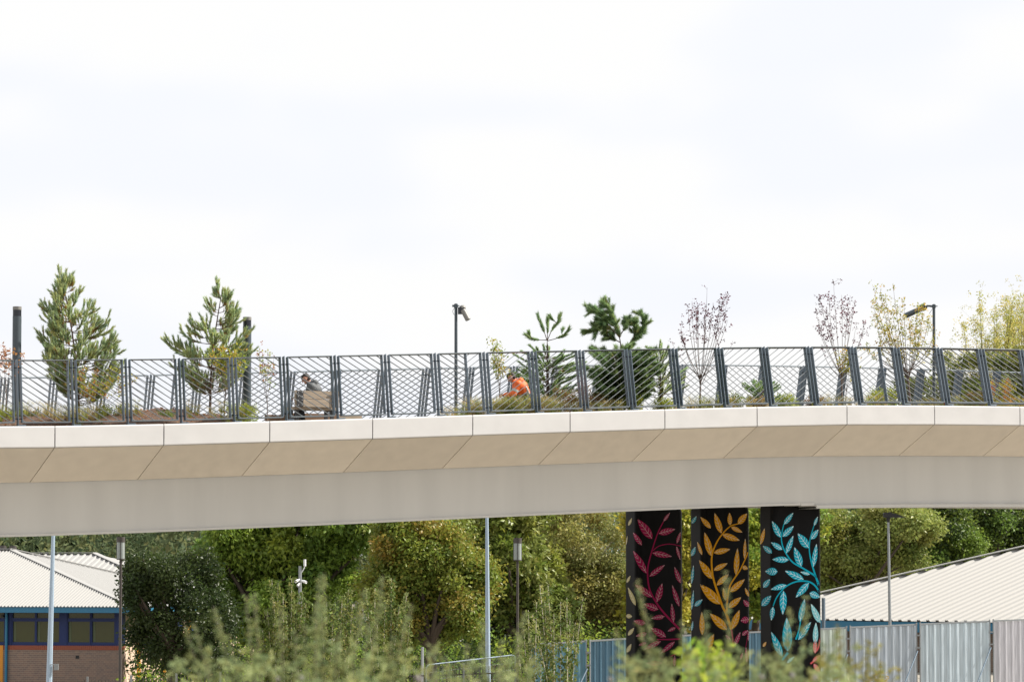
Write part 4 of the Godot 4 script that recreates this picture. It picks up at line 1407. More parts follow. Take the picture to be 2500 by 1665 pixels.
	for f in [[1935, 1648, 8, "blurred pale pink flower head at the foot of the turquoise column"], [1860, 1652, 7, "blurred pale pink flower head left of the turquoise column's foot"], [1990, 1655, 7, "blurred pale pink flower head right of the turquoise column's foot"], [1022, 1656, 10, "blurred white flower head at the left end of the wire mesh fence"], [678, 1657, 6, "blurred white flower head low in the sage shrub"], [735, 1654, 6, "smaller blurred white flower head low in the sage shrub"], [1490, 1658, 6, "blurred lilac flower head left of the crimson column's foot"]]:
		var p := at(f[0], f[1], 14.2)
		var r: float = f[2] * 14.2 / F
		var b := MB.new()
		var foot := Vector3(p.x, land(p.x, 14.2), p.z)
		var root := thing("flower_head", f[3], "flower", foot)
		b.rod(foot, p, 0.002, 5)
		obj("stem", b, M.twig, root)
		var xs := []
		var cs := []
		for i in 16:
			xs.append(turned(rdir(), rf(0, TAU), rf(0.5, 0.9) * r, p + rdir() * r * 0.7 * rng.randf()))
			cs.append(mix_color([Color(0.46, 0.43, 0.42), Color(0.50, 0.48, 0.44)], 0.1))
		many("petals", petal, M.leaf, xs, cs, root)

# ---------------------------------------------------------------- buildings and fences

# a ribbed metal roof plane: o is the eave's start, along it, up the slope; len_at gives the slope length at a place along the eave
func ribbed(b: MB, o: Vector3, along_: Vector3, up: Vector3, width: float, pitch: float, rib: float, high: float, len_at: Callable) -> void:
	var nn := along_.cross(up).normalized()
	if nn.y < 0.0:
		nn = -nn
	var count := int(width / pitch)
	for i in count:
		var x0 := i * pitch
		var cuts := [[x0, 0.0], [x0 + pitch - rib, 0.0], [x0 + pitch - rib * 0.75, high], [x0 + pitch - rib * 0.25, high], [x0 + pitch, 0.0]]
		for k in 4:
			var p: Array = cuts[k]
			var q: Array = cuts[k + 1]
			var lp: float = len_at.call(p[0])
			var lq: float = len_at.call(q[0])
			if lp <= 0.01 and lq <= 0.01:
				continue
			var a: Vector3 = o + along_ * p[0] + nn * p[1]
			var c: Vector3 = o + along_ * q[0] + nn * q[1]
			var out: Vector3 = nn + along_ * (q[1] - p[1]) * -20.0
			b.quad(a, c, c + up * lq, a + up * lp, out)
			if q[1] + p[1] > 0.0:
				# the open end of the rib at the eave
				b.tri(o + along_ * p[0], a, c, -up)
				b.tri(o + along_ * p[0], c, o + along_ * q[0], -up)

func brick_texture() -> ImageTexture:
	var im := Image.create(256, 256, false, Image.FORMAT_RGBA8)
	var r := RandomNumberGenerator.new()
	r.seed = 5
	im.fill(Color(0.62, 0.58, 0.53))
	for row in 16:
		for k in 9:
			var c := Color(0.57, 0.48, 0.43).lerp(Color(0.48, 0.42, 0.40), r.randf())
			var x := k * 32 + (16 if row % 2 else 0) - 16
			im.fill_rect(Rect2i(x + 1, row * 16 + 2, 30, 13), c)
	return ImageTexture.create_from_image(im)

func buildings() -> void:
	mat("roof_white", Color(0.31, 0.308, 0.298), 0.75)
	mat("roof_cream", Color(0.325, 0.318, 0.30), 0.75)
	mat("eave_blue", Color(0.022, 0.16, 0.29), 0.5)
	mat("frame_blue", Color(0.001, 0.016, 0.10), 0.6)
	mat("pane", Color(0.045, 0.052, 0.014), 0.06)
	mat("soldier", Color(0.28, 0.085, 0.05), 0.85)
	mat("ochre_panel", Color(0.62, 0.25, 0.02), 0.6)
	mat("cream_wall", Color(0.60, 0.45, 0.35), 0.85)
	textured(mat("brick", Color(0.9, 0.86, 0.82), 0.9), brick_texture(), Vector3(0.9, 0.9, 0.9))
	var phi := deg_to_rad(12.0)
	var f := Vector3(cos(phi), 0, sin(phi))      # to the right along the front
	var u := Vector3(sin(phi), 0, -cos(phi))     # into the building
	var c := at(298, 1577, 125.0)
	var sill := c.y
	c.y = 0.0
	var P := func(a: float, d: float, y: float) -> Vector3: return c - f * a + u * d + Vector3.UP * y
	var Y := func(py: float) -> float: return at(298, py, 125.0).y
	var m_px := 1.0 / (F / 125.0) / 0.955
	var A := func(px: float) -> float: return (298.0 - px) * m_px
	var root := thing("brick_building", "low brick building with blue windows under a white ribbed hip roof, at the left edge", "building", c + Vector3.UP * 0.0)
	var top: float = Y.call(1495.0)
	var depth := 13.0
	var wide := 17.0
	var b := MB.new()
	var slab := func(mb: MB, a0: float, a1: float, d0: float, d1: float, y0: float, y1: float) -> void:
		mb.box(P.call((a0 + a1) / 2, (d0 + d1) / 2, (y0 + y1) / 2), f * (a1 - a0) / 2, Vector3.UP * (y1 - y0) / 2, u * (d1 - d0) / 2)
	slab.call(b, 0.0, wide, 0.0, 0.3, -0.5, Y.call(1588.0))
	obj("front_wall", b, M.brick, root)
	b = MB.new()
	slab.call(b, 0.0, 0.3, 0.302, depth, -0.5, Y.call(1590.0))
	obj("side_wall", b, M.cream_wall, root)  # sunlight painted in: cream here where the front brick is darker
	b = MB.new()
	slab.call(b, 0.05, 0.3, 0.302, depth, Y.call(1589.0), top)
	obj("side_wall", b, M.cream_wall, root)
	b = MB.new()
	slab.call(b, 0.3, wide, depth - 0.3, depth, -0.5, top)
	obj("back_wall", b, M.brick, root)
	b = MB.new()
	var a := 0.0
	while a < wide:
		slab.call(b, a + 0.004, a + 0.071, -0.012, 0.3, Y.call(1588.0) + 0.004, sill)
		a += 0.075
	var sc := obj("soldier_course", b, M.soldier, root)
	sc.set_meta("kind", "stuff")
	# windows: blue frames with a narrow light over a tall one
	for w in [[28, 82], [87, 142], [164, 217], [223, 277], [-30, 6]]:
		var fr := MB.new()
		var a0: float = A.call(w[1] + 2.5)
		var a1: float = A.call(w[0] - 2.5)
		var y0: float = sill + 0.002
		var y3 := top
		slab.call(fr, a0, a1, 0.02, 0.12, y0, Y.call(1569.0))
		slab.call(fr, a0, a1, 0.02, 0.12, Y.call(1518.0), Y.call(1510.0))
		slab.call(fr, a0, a1, 0.02, 0.12, y3 - 0.03, y3)
		slab.call(fr, a0, A.call(w[1] - 0.0), 0.021, 0.12, y0, y3)
		slab.call(fr, A.call(w[0] + 0.0), a1, 0.021, 0.12, y0, y3)
		var win := obj("window", fr, M.frame_blue, root)
		for ys in [[1569.0, 1518.0], [1510.0, 1497.0]]:
			var pn := MB.new()
			slab.call(pn, A.call(w[1]), A.call(w[0]), 0.075, 0.085, Y.call(ys[0]), Y.call(ys[1]))
			obj("pane", pn, M.pane, win)
		var cu := MB.new()
		slab.call(cu, A.call(w[0] + 7.0), A.call(w[0] + 1.0), 0.068, 0.074, Y.call(1568.0), Y.call(1519.0))
		obj("curtain", cu, mat("curtain", Color(0.10, 0.12, 0.07), 0.9), win)
	b = MB.new()
	for w in [[144.5, 161.5], [279.5, 298.0], [8.5, 25.5]]:
		slab.call(b, A.call(w[1]), A.call(w[0]), 0.0, 0.3, sill + 0.002, top)
	obj("window_pier", b, M.frame_blue, root)
	b = MB.new()
	slab.call(b, 0.3, wide, 0.2, 0.3, sill, top)
	obj("window_backing", b, M.joint, root)
	b = MB.new()
	b.rod(P.call(A.call(14.5), -0.08, -0.4), P.call(A.call(14.5), -0.08, top), 0.05, 10)
	obj("downpipe", b, M.eave_blue, root)
	b = MB.new()
	slab.call(b, A.call(192.0), A.call(183.5), -0.01, 0.1, Y.call(1609.0), Y.call(1601.0))
	obj("vent", b, M.black_plastic, root)
	b = MB.new()
	slab.call(b, A.call(5.0), A.call(-30.0), -0.02, 0.1, -0.4, Y.call(1577.0))
	obj("door", b, M.ochre_panel, root)
	b = MB.new()
	slab.call(b, A.call(8.0), A.call(2.0), -0.14, -0.002, Y.call(1508.0), Y.call(1501.0))
	obj("security_lamp", b, M.black_plastic, root)
	# orange panels and windows along the sunlit side
	for k in 4:
		b = MB.new()
		slab.call(b, -0.03, 0.0, 1.6 + k * 3.0, 1.95 + k * 3.0, 0.0, top - 0.3)
		obj("side_panel", b, M.ochre_panel, root)
		b = MB.new()
		slab.call(b, -0.02, 0.05, 2.1 + k * 3.0, 3.9 + k * 3.0, sill, top - 0.3)
		obj("side_window", b, M.frame_blue, root)
	# eaves and roof
	var e0: float = Y.call(1496.0)
	var e1: float = Y.call(1482.0)
	b = MB.new()
	slab.call(b, -0.55, wide, -0.55, -0.5, e0, e1)
	slab.call(b, -0.55, -0.5, -0.5, depth + 0.5, e0, e1)
	obj("eave_board", b, M.eave_blue, root)
	b = MB.new()
	slab.call(b, -0.5, wide, -0.5, depth, e0 + 0.03, e0 + 0.06)
	obj("eave_soffit", b, M.frame_blue, root)
	var tana := 0.285
	var half := (depth + 1.0) / 2.0
	var k_len := sqrt(1.0 + tana * tana)
	b = MB.new()
	var up := (u + Vector3.UP * tana).normalized()
	ribbed(b, P.call(-0.6, -0.6, e1), -f, up, wide, 0.128, 0.07, 0.04, func(x: float) -> float: return minf(x, half) * k_len)
	obj("roof_front", b, M.roof_white, root)
	b = MB.new()
	var up2 := (-f + Vector3.UP * tana).normalized()
	ribbed(b, P.call(-0.6, -0.6, e1), u, up2, depth + 1.0, 0.128, 0.07, 0.012, func(x: float) -> float: return minf(x, depth + 1.0 - x) * k_len)
	obj("roof_side", b, M.roof_white, root)
	b = MB.new()
	var apex: Vector3 = P.call(-0.6 + half, -0.6 + half, e1 + half * tana)
	b.quad(P.call(-0.6, depth + 0.4, e1), P.call(wide, depth + 0.4, e1), P.call(wide, half - 0.6, e1 + half * tana), apex, u)
	obj("roof_back", b, M.roof_white, root)
	b = MB.new()
	b.bar(P.call(-0.6, -0.6, e1 + 0.03), apex + Vector3.UP * 0.03, 0.22, 0.03)
	b.bar(apex + Vector3.UP * 0.055, P.call(-0.6, depth + 0.4, e1 + 0.05), 0.22, 0.03)
	b.bar(apex + Vector3.UP * 0.06, P.call(wide, half - 0.6, e1 + half * tana + 0.06), 0.3, 0.03)
	obj("ridge_cap", b, M.roof_white, root)
	# the block behind it
	var c2 := at(492, 1470, 139.0)
	var e2 := c2.y
	c2.y = 0.0
	var root2 := thing("rear_building", "white roofed wing behind the brick building, half hidden by the dark tree", "building", c2)
	var Q := func(aa: float, d: float, y: float) -> Vector3: return c2 - f * aa + u * d + Vector3.UP * y
	b = MB.new()
	b.box(Q.call(11.0, 6.5, (e2 - 0.6) / 2), f * 10.5, Vector3.UP * (e2 + 0.5) / 2, u * 6.0)
	obj("wall", b, M.cream_wall, root2)
	b = MB.new()
	b.box(Q.call(11.0, -0.03, e2 - 0.1), f * 11.0, Vector3.UP * 0.1, u * 0.03)
	b.box(Q.call(-0.03, 6.5, e2 - 0.1), f * 0.03, Vector3.UP * 0.1, u * 6.5)
	obj("eave_board", b, M.eave_blue, root2)
	half = 6.6
	b = MB.new()
	ribbed(b, Q.call(0, 0, e2), -f, up, 22.0, 0.28, 0.12, 0.05, func(x: float) -> float: return minf(x, half) * k_len)
	obj("roof_front", b, M.roof_white, root2)
	b = MB.new()
	ribbed(b, Q.call(0, 0, e2), u, up2, half * 2, 0.28, 0.12, 0.012, func(x: float) -> float: return minf(x, half * 2 - x) * k_len)
	obj("roof_side", b, M.roof_white, root2)
	b = MB.new()
	b.quad(Q.call(0, half * 2, e2), Q.call(22, half * 2, e2), Q.call(22, half, e2 + half * tana), Q.call(half, half, e2 + half * tana), u)
	obj("roof_back", b, M.roof_white, root2)
	b = MB.new()
	b.bar(Q.call(0, 0, e2 + 0.05), Q.call(half, half, e2 + half * tana + 0.05), 0.25, 0.03)
	b.bar(Q.call(half, half, e2 + half * tana + 0.055), Q.call(22, half, e2 + half * tana + 0.055), 0.3, 0.03)
	obj("ridge_cap", b, M.roof_white, root2)
	for x in [5.0, 30.0]:
		b = MB.new()
		var v := at(x, 1345, 146.0)
		var foot := v - Vector3.UP * 0.35
		b.tube(PackedVector3Array([foot, v, v + Vector3.UP * 0.02, v + Vector3.UP * 0.2, v + Vector3.UP * 0.22]), PackedFloat32Array([0.11, 0.11, 0.16, 0.14, 0.05]), 10)
		obj("roof_vent", b, M.dark_pole, root2)
	# low building with orange panels behind the mesh fence
	var c3 := at(1140, 1600, 140.0)
	var t3 := at(1140, 1585, 140.0).y
	c3.y = 0.0
	var root3 := thing("low_building", "low cream building with orange panels glimpsed behind the mesh fence", "building", c3)
	b = MB.new()
	b.abox(c3 + Vector3(0, t3 / 2, -3), Vector3(16, t3, 6))
	obj("wall", b, M.cream_wall, root3)
	b = MB.new()
	b.abox(c3 + Vector3(0, t3 + 0.15, -3), Vector3(16.8, 0.3, 7.0))
	obj("roof", b, M.roof_white, root3)
	for px in [[1098, 1112], [1128, 1168], [1196, 1232], [1062, 1078], [850, 870], [905, 925], [1262, 1285]]:
		b = MB.new()
		var l := at(px[0], 1600, 139.9).x
		var r := at(px[1], 1600, 139.9).x
		b.abox(Vector3((l + r) / 2, t3 * 0.36, c3.z + 0.04), Vector3(r - l, t3 * 0.72, 0.08))
		obj("panel", b, M.ochre_panel, root3)
	for px in [[1115, 1127], [1170, 1194], [1080, 1096], [1234, 1258]]:
		b = MB.new()
		var l := at(px[0], 1600, 139.9).x
		var r := at(px[1], 1600, 139.9).x
		b.abox(Vector3((l + r) / 2, t3 * 0.6, c3.z + 0.03), Vector3(r - l, t3 * 0.5, 0.06))
		obj("window", b, M.frame_blue, root3)
	# the ribbed roof on the right
	var ph := deg_to_rad(48.0)
	var ea := Vector3(cos(ph), 0, sin(ph))         # along the eave, to the right and nearer
	var uu := Vector3(sin(ph), 0, -cos(ph))        # up the slope, in plan
	var c4 := at(1772, 1510, 143.0)
	var ey := c4.y
	c4.y = land(c4.x, 143.0) - 0.3
	var root4 := thing("shed_building", "large shed with a cream ribbed roof and blue eaves behind the metal hoarding", "building", c4)
	var R := func(x: float, d: float, y: float) -> Vector3: return Vector3(c4.x, 0, c4.z) + ea * x + uu * d + Vector3.UP * y
	var ta := 0.284
	var up4 := (uu + Vector3.UP * ta).normalized()
	b = MB.new()
	ribbed(b, R.call(0, -0.4, ey), ea, up4, 34.0, 0.463, 0.2, 0.065, func(x: float) -> float: return minf(x / 0.77, 14.0) * sqrt(1 + ta * ta))
	obj("roof", b, M.roof_cream, root4)
	b = MB.new()
	b.bar(R.call(-0.05, -0.45, ey + 0.10), R.call(10.78, 13.6, ey + 14.0 * ta + 0.10), 0.5, 0.04)
	obj("hip_cap", b, M.roof_cream, root4)
	b = MB.new()
	b.quad(R.call(0, -0.4, ey), R.call(10.78, 13.6, ey + 14.0 * ta), R.call(0.0, 27.6, ey), R.call(-0.3, 12, ey), -ea)
	b.quad(R.call(10.78, 13.6, ey + 14.0 * ta), R.call(34, 13.6, ey + 14.0 * ta), R.call(34, 27.6, ey), R.call(0.0, 27.6, ey), uu)
	obj("roof_back", b, M.roof_cream, root4)
	b = MB.new()
	b.box(R.call(17.0, -0.37, ey - 0.22), ea * 17.0, Vector3.UP * 0.19, uu * 0.03)
	obj("eave_board", b, M.eave_blue, root4)
	b = MB.new()
	b.box(R.call(17.2, 13.6, ey / 2 - 0.3), ea * 16.8, Vector3.UP * (ey / 2 + 0.2), uu * 13.4)
	obj("wall", b, M.brick, root4)
	b = MB.new()
	for i in 40:
		b.rod(R.call(0.36 + i * 0.463, -0.47, ey + 0.03), R.call(0.36 + i * 0.463, -0.42, ey + 0.03), 0.035, 6)
	obj("fixings", b, M.dark_pole, root4).set_meta("kind", "stuff")

func sheet(b: MB, a: Vector3, c: Vector3, y0: float, pitch: float, proud: float) -> void:
	# a corrugated upright sheet between two top corners
	var flat := Vector3(c.x - a.x, 0, c.z - a.z)
	var w := flat.length()
	var d := flat.normalized()
	var out := d.cross(Vector3.UP)
	if out.z < 0.0:
		out = -out
	var n := int(round(w / pitch))
	var step := w / n
	var prev := Vector2(0, 0)
	for i in n:
		var x := i * step
		for q in [Vector2(x + step * 0.56, 0), Vector2(x + step * 0.68, proud), Vector2(x + step * 0.88, proud), Vector2(x + step, 0)]:
			var u0 := prev.x / w
			var u1: float = q.x / w
			var p0 := a.lerp(c, u0) + out * prev.y
			var p1: Vector3 = a.lerp(c, u1) + out * q.y
			var g0 := Vector3(p0.x, y0, p0.z)
			var g1 := Vector3(p1.x, y0, p1.z)
			b.quad(g0, g1, p1, p0, out + d * (prev.y - q.y) * 20.0)
			prev = q

func hoarding(label: String, joints: Array, tints: Array, name_: String) -> void:
	var D := func(px: float) -> float: return 118.0 - (2500.0 - px) / 1167.0 * 6.0
	var first: Vector3 = at(joints[0][0], joints[0][1], D.call(joints[0][0]))
	var root := thing(name_, label, "hoarding", Vector3(first.x, land(first.x, -first.z), first.z))
	for i in joints.size() - 1:
		var a := at(joints[i][0] + 4.5, joints[i][1], D.call(joints[i][0]))
		var c := at(joints[i + 1][0] - 4.5, joints[i + 1][1] + 0.8, D.call(joints[i + 1][0]))
		var y0 := a.y - 2.4
		var panel := Node3D.new()
		panel.name = part_name("panel", root)
		panel.position = Vector3((a.x + c.x) / 2, y0, (a.z + c.z) / 2) - root.position
		root.add_child(panel, true)
		var b := MB.new()
		sheet(b, a - Vector3.UP * 0.03, c - Vector3.UP * 0.03, y0, 0.27 if name_ == "metal_hoarding" else 0.21, 0.045)
		obj("sheet", b, M[tints[i % tints.size()]], panel)
		b = MB.new()
		b.bar(a, c, 0.06, 0.05)
		obj("top_rail", b, M.galvanised, panel)
		for p in [a, c]:
			b = MB.new()
			b.rod(Vector3(p.x, y0, p.z + 0.03), p + Vector3(0, 0.06, 0.03), 0.026, 8)
			obj("post", b, M.galvanised, panel)
		b = MB.new()
		for h in [0.35, 0.75]:
			b.abox(c + Vector3(0.055, -h, 0.06), Vector3(0.16, 0.05, 0.05))
		obj("clamp", b, M.galvanised, root).set_meta("kind", "stuff")
		b = MB.new()
		b.rod(c + Vector3(0.03, -0.85, 0.08), c + Vector3(-0.75, -2.4, 1.3), 0.024, 8)
		obj("brace", b, M.brace_steel, root)

func fences() -> void:
	var st: Texture2D = M.streak_t
	for r in [["sheet_grey", Color(0.70, 0.82, 0.90)], ["sheet_reflect_green", Color(0.70, 0.80, 0.74)], ["sheet_dark", Color(0.58, 0.66, 0.74)], ["sheet_reflect_pink", Color(0.80, 0.80, 0.86)]]:  # panel tints are painted reflections in the bare metal
		var m := textured(mat(r[0], r[1], 0.42, 0.12), st, Vector3(0.8, 0.8, 0.8))
		m.uv1_offset = Vector3(rf(0, 1), 0, rf(0, 1))
	textured(mat("sheet_blue", Color(0.13, 0.27, 0.38), 0.5, 0.1), st, Vector3(0.5, 0.5, 0.5))
	textured(mat("sheet_teal", Color(0.18, 0.38, 0.48), 0.5, 0.1), st, Vector3(0.6, 0.6, 0.6))
	hoarding("bare galvanised sheet hoarding with diagonal braces right of the columns", [[1902, 1541], [2072, 1532], [2243, 1524], [2422, 1516], [2600, 1509], [2780, 1502]], ["sheet_reflect_green", "sheet_dark", "sheet_grey", "sheet_reflect_pink"], "metal_hoarding")
	hoarding("weathered blue sheet hoarding left of and behind the columns", [[1290, 1574], [1436, 1565], [1575, 1556.5], [1738, 1548], [1898, 1540.5]], ["sheet_teal", "sheet_blue", "sheet_teal", "sheet_blue"], "blue_hoarding")
	# wire mesh panel
	var p0 := at(1040, 1624, 103.0)
	var p1 := at(1258, 1599, 106.0)
	var foot := p0.y - 2.0
	var root := thing("mesh_fence", "wire mesh fence panel with a rounded tube frame in front of the round maple", "fence", Vector3((p0.x + p1.x) / 2, foot, (p0.z + p1.z) / 2))
	var b := MB.new()
	var d := (p1 - p0).normalized()
	var loop := PackedVector3Array([Vector3(p0.x, foot, p0.z), p0 - Vector3.UP * 0.16, p0 - Vector3.UP * 0.07 + d * 0.02, p0 - Vector3.UP * 0.02 + d * 0.07, p0 + d * 0.17, p1 - d * 0.17, p1 - Vector3.UP * 0.02 - d * 0.07, p1 - Vector3.UP * 0.07 - d * 0.02, p1 - Vector3.UP * 0.16, Vector3(p1.x, foot, p1.z)])
	b.tube(loop, taper(loop.size(), 0.021, 0.021), 8)
	obj("frame", b, M.brace_steel, root)
	b = MB.new()
	var n := 72
	for i in range(1, n):
		var t := p0.lerp(p1, float(i) / n)
		b.rod(Vector3(t.x, foot + 0.1, t.z), t - Vector3.UP * 0.01, 0.0025, 4)
	for k in 9:
		b.rod(Vector3(p0.x, foot + 0.1 + k * 0.21, p0.z), Vector3(p1.x, foot + 0.1 + k * 0.21 + (p1.y - p0.y), p1.z), 0.0025, 4)
	obj("wire_mesh", b, M.galvanised, root).set_meta("kind", "stuff")
	# upright bar fence along the bottom
	var f0 := at(205, 1661, 101.0)
	var f1 := at(1290, 1622, 104.0)
	root = thing("bar_fence", "low dark upright bar fence along the bottom of the view below the trees", "fence", Vector3((f0.x + f1.x) / 2, f0.y - 1.2, (f0.z + f1.z) / 2))
	b = MB.new()
	n = 132
	for i in n:
		var t := f0.lerp(f1, float(i) / n)
		b.rod(t - Vector3.UP * 1.2, t, 0.010, 6)
	obj("bars", b, M.dark_pole, root).set_meta("kind", "stuff")
	for h in [0.22, 1.05]:
		b = MB.new()
		b.bar(f0 - Vector3.UP * h, f1 - Vector3.UP * h, 0.012, 0.04)
		obj("rail", b, M.dark_pole, root)
	for px in [212, 316, 424, 530, 1128]:
		var t := f0.lerp(f1, (px - 205.0) / 1085.0)
		b = MB.new()
		b.abox(t - Vector3(0, 0.55, -0.03), Vector3(0.055, 1.3, 0.05))
		obj("post", b, M.galvanised, root)

# ---------------------------------------------------------------- poles and lamps

func pole(called: String, label: String, cat: String, top: Vector3, r0: float, r1: float, m: Material, lean := 0.0, sides := 14, flat := false, group := "") -> Node3D:
	var foot := Vector3(top.x + lean, land(top.x, -top.z), top.z)
	var root := thing(called, label, cat, foot, group)
	var b := MB.new()
	b.tube(PackedVector3Array([foot, top]), PackedFloat32Array([r0, r1]), sides, flat)
	obj("pole", b, m, root)
	return root

func lantern(label: String, px: float, py: float, depth: float) -> void:
	var k := depth / F
	var neck := at(px, py + 55, depth)
	var root := pole("lantern_post", label, "lamp post", neck, 0.046, 0.04, M.dark_pole, 0.0, 14, false, "")
	var r := 10.3 * k
	var b := MB.new()
	b.tube(PackedVector3Array([neck - Vector3.UP * 0.01, neck + Vector3.UP * 0.02]), PackedFloat32Array([r, r]), 18)
	obj("lantern_base", b, M.dark_pole, root)
	b = MB.new()
	var g0 := neck + Vector3.UP * 0.021
	var g1 := at(px, py + 13, depth)
	b.tube(PackedVector3Array([g0, g1]), PackedFloat32Array([r * 0.93, r * 0.93]), 20)
	obj("lantern_glass", b, M.opal, root)
	b = MB.new()
	for q in [Vector3(0.0, 0, r * 0.95), Vector3(r * 0.95, 0, 0), Vector3(-r * 0.95, 0, 0), Vector3(0, 0, -r * 0.95)]:
		b.bar(g0 + q, g1 + q, 0.018, 0.018, Vector3.RIGHT)
	obj("glazing_bar", b, M.dark_pole, root).set_meta("kind", "stuff")
	b = MB.new()
	b.tube(PackedVector3Array([g1 + Vector3.UP * 0.001, at(px, py + 1, depth), at(px, py, depth)]), PackedFloat32Array([r, r, r * 0.96]), 20)
	obj("lantern_cap", b, M.dark_pole, root)

func light_column(label: String, px: float, top_y: float, o: float) -> void:
	var foot := on_bridge(px, o, -0.1)
	var d := -foot.z
	var top := at(px, top_y, d)
	var root := thing("light_column", label, "light column", foot, "round light columns on the bridge")
	var r := 0.105
	var b := MB.new()
	var h := top.y - foot.y
	b.tube(PackedVector3Array([foot, foot + Vector3.UP * (h - 0.23)]), PackedFloat32Array([r, r]), 28)
	obj("shaft", b, M.grey_pole, root)
	b = MB.new()
	b.tube(PackedVector3Array([foot + Vector3.UP * (h - 0.229), foot + Vector3.UP * (h - 0.081)]), PackedFloat32Array([r * 0.97, r * 0.97]), 28)
	obj("lens", b, M.lens_dark, root)
	b = MB.new()
	b.tube(PackedVector3Array([foot + Vector3.UP * (h - 0.08), foot + Vector3.UP * (h - 0.01), foot + Vector3.UP * h]), PackedFloat32Array([r, r, r * 0.93]), 28)
	obj("cap", b, M.lamp_grey, root)
	b = MB.new()
	b.rod(foot, foot + Vector3.UP * 0.03, 0.16, 16)
	obj("base_plate", b, M.grey_pole, root)

func flood_pole(label: String, px: float, top_y: float, o: float) -> Array:
	var foot := on_bridge(px, o, -0.1)
	var d := -foot.z
	var top := at(px, top_y + 5, d)
	var root := thing("floodlight_pole", label, "floodlight pole", foot, "")
	var b := MB.new()
	b.rod(foot, top, 0.044, 16, 0.038)
	obj("pole", b, M.grey_pole, root)
	b = MB.new()
	b.tube(PackedVector3Array([top - Vector3.UP * 0.045, top + Vector3.UP * 0.035, top + Vector3.UP * 0.06]), PackedFloat32Array([0.055, 0.055, 0.03]), 14)
	b.abox(top + Vector3(-0.03, 0.0, 0.02), Vector3(0.13, 0.05, 0.06))
	b.rod(top + Vector3(0.03, 0.0, 0.07), top + Vector3(0.09, 0.0, 0.07), 0.014, 6)
	obj("clamp", b, M.grey_pole, root)
	b = MB.new()
	b.rod(foot, foot + Vector3.UP * 0.03, 0.13, 14)
	obj("base_plate", b, M.grey_pole, root)
	return [root, d, top]

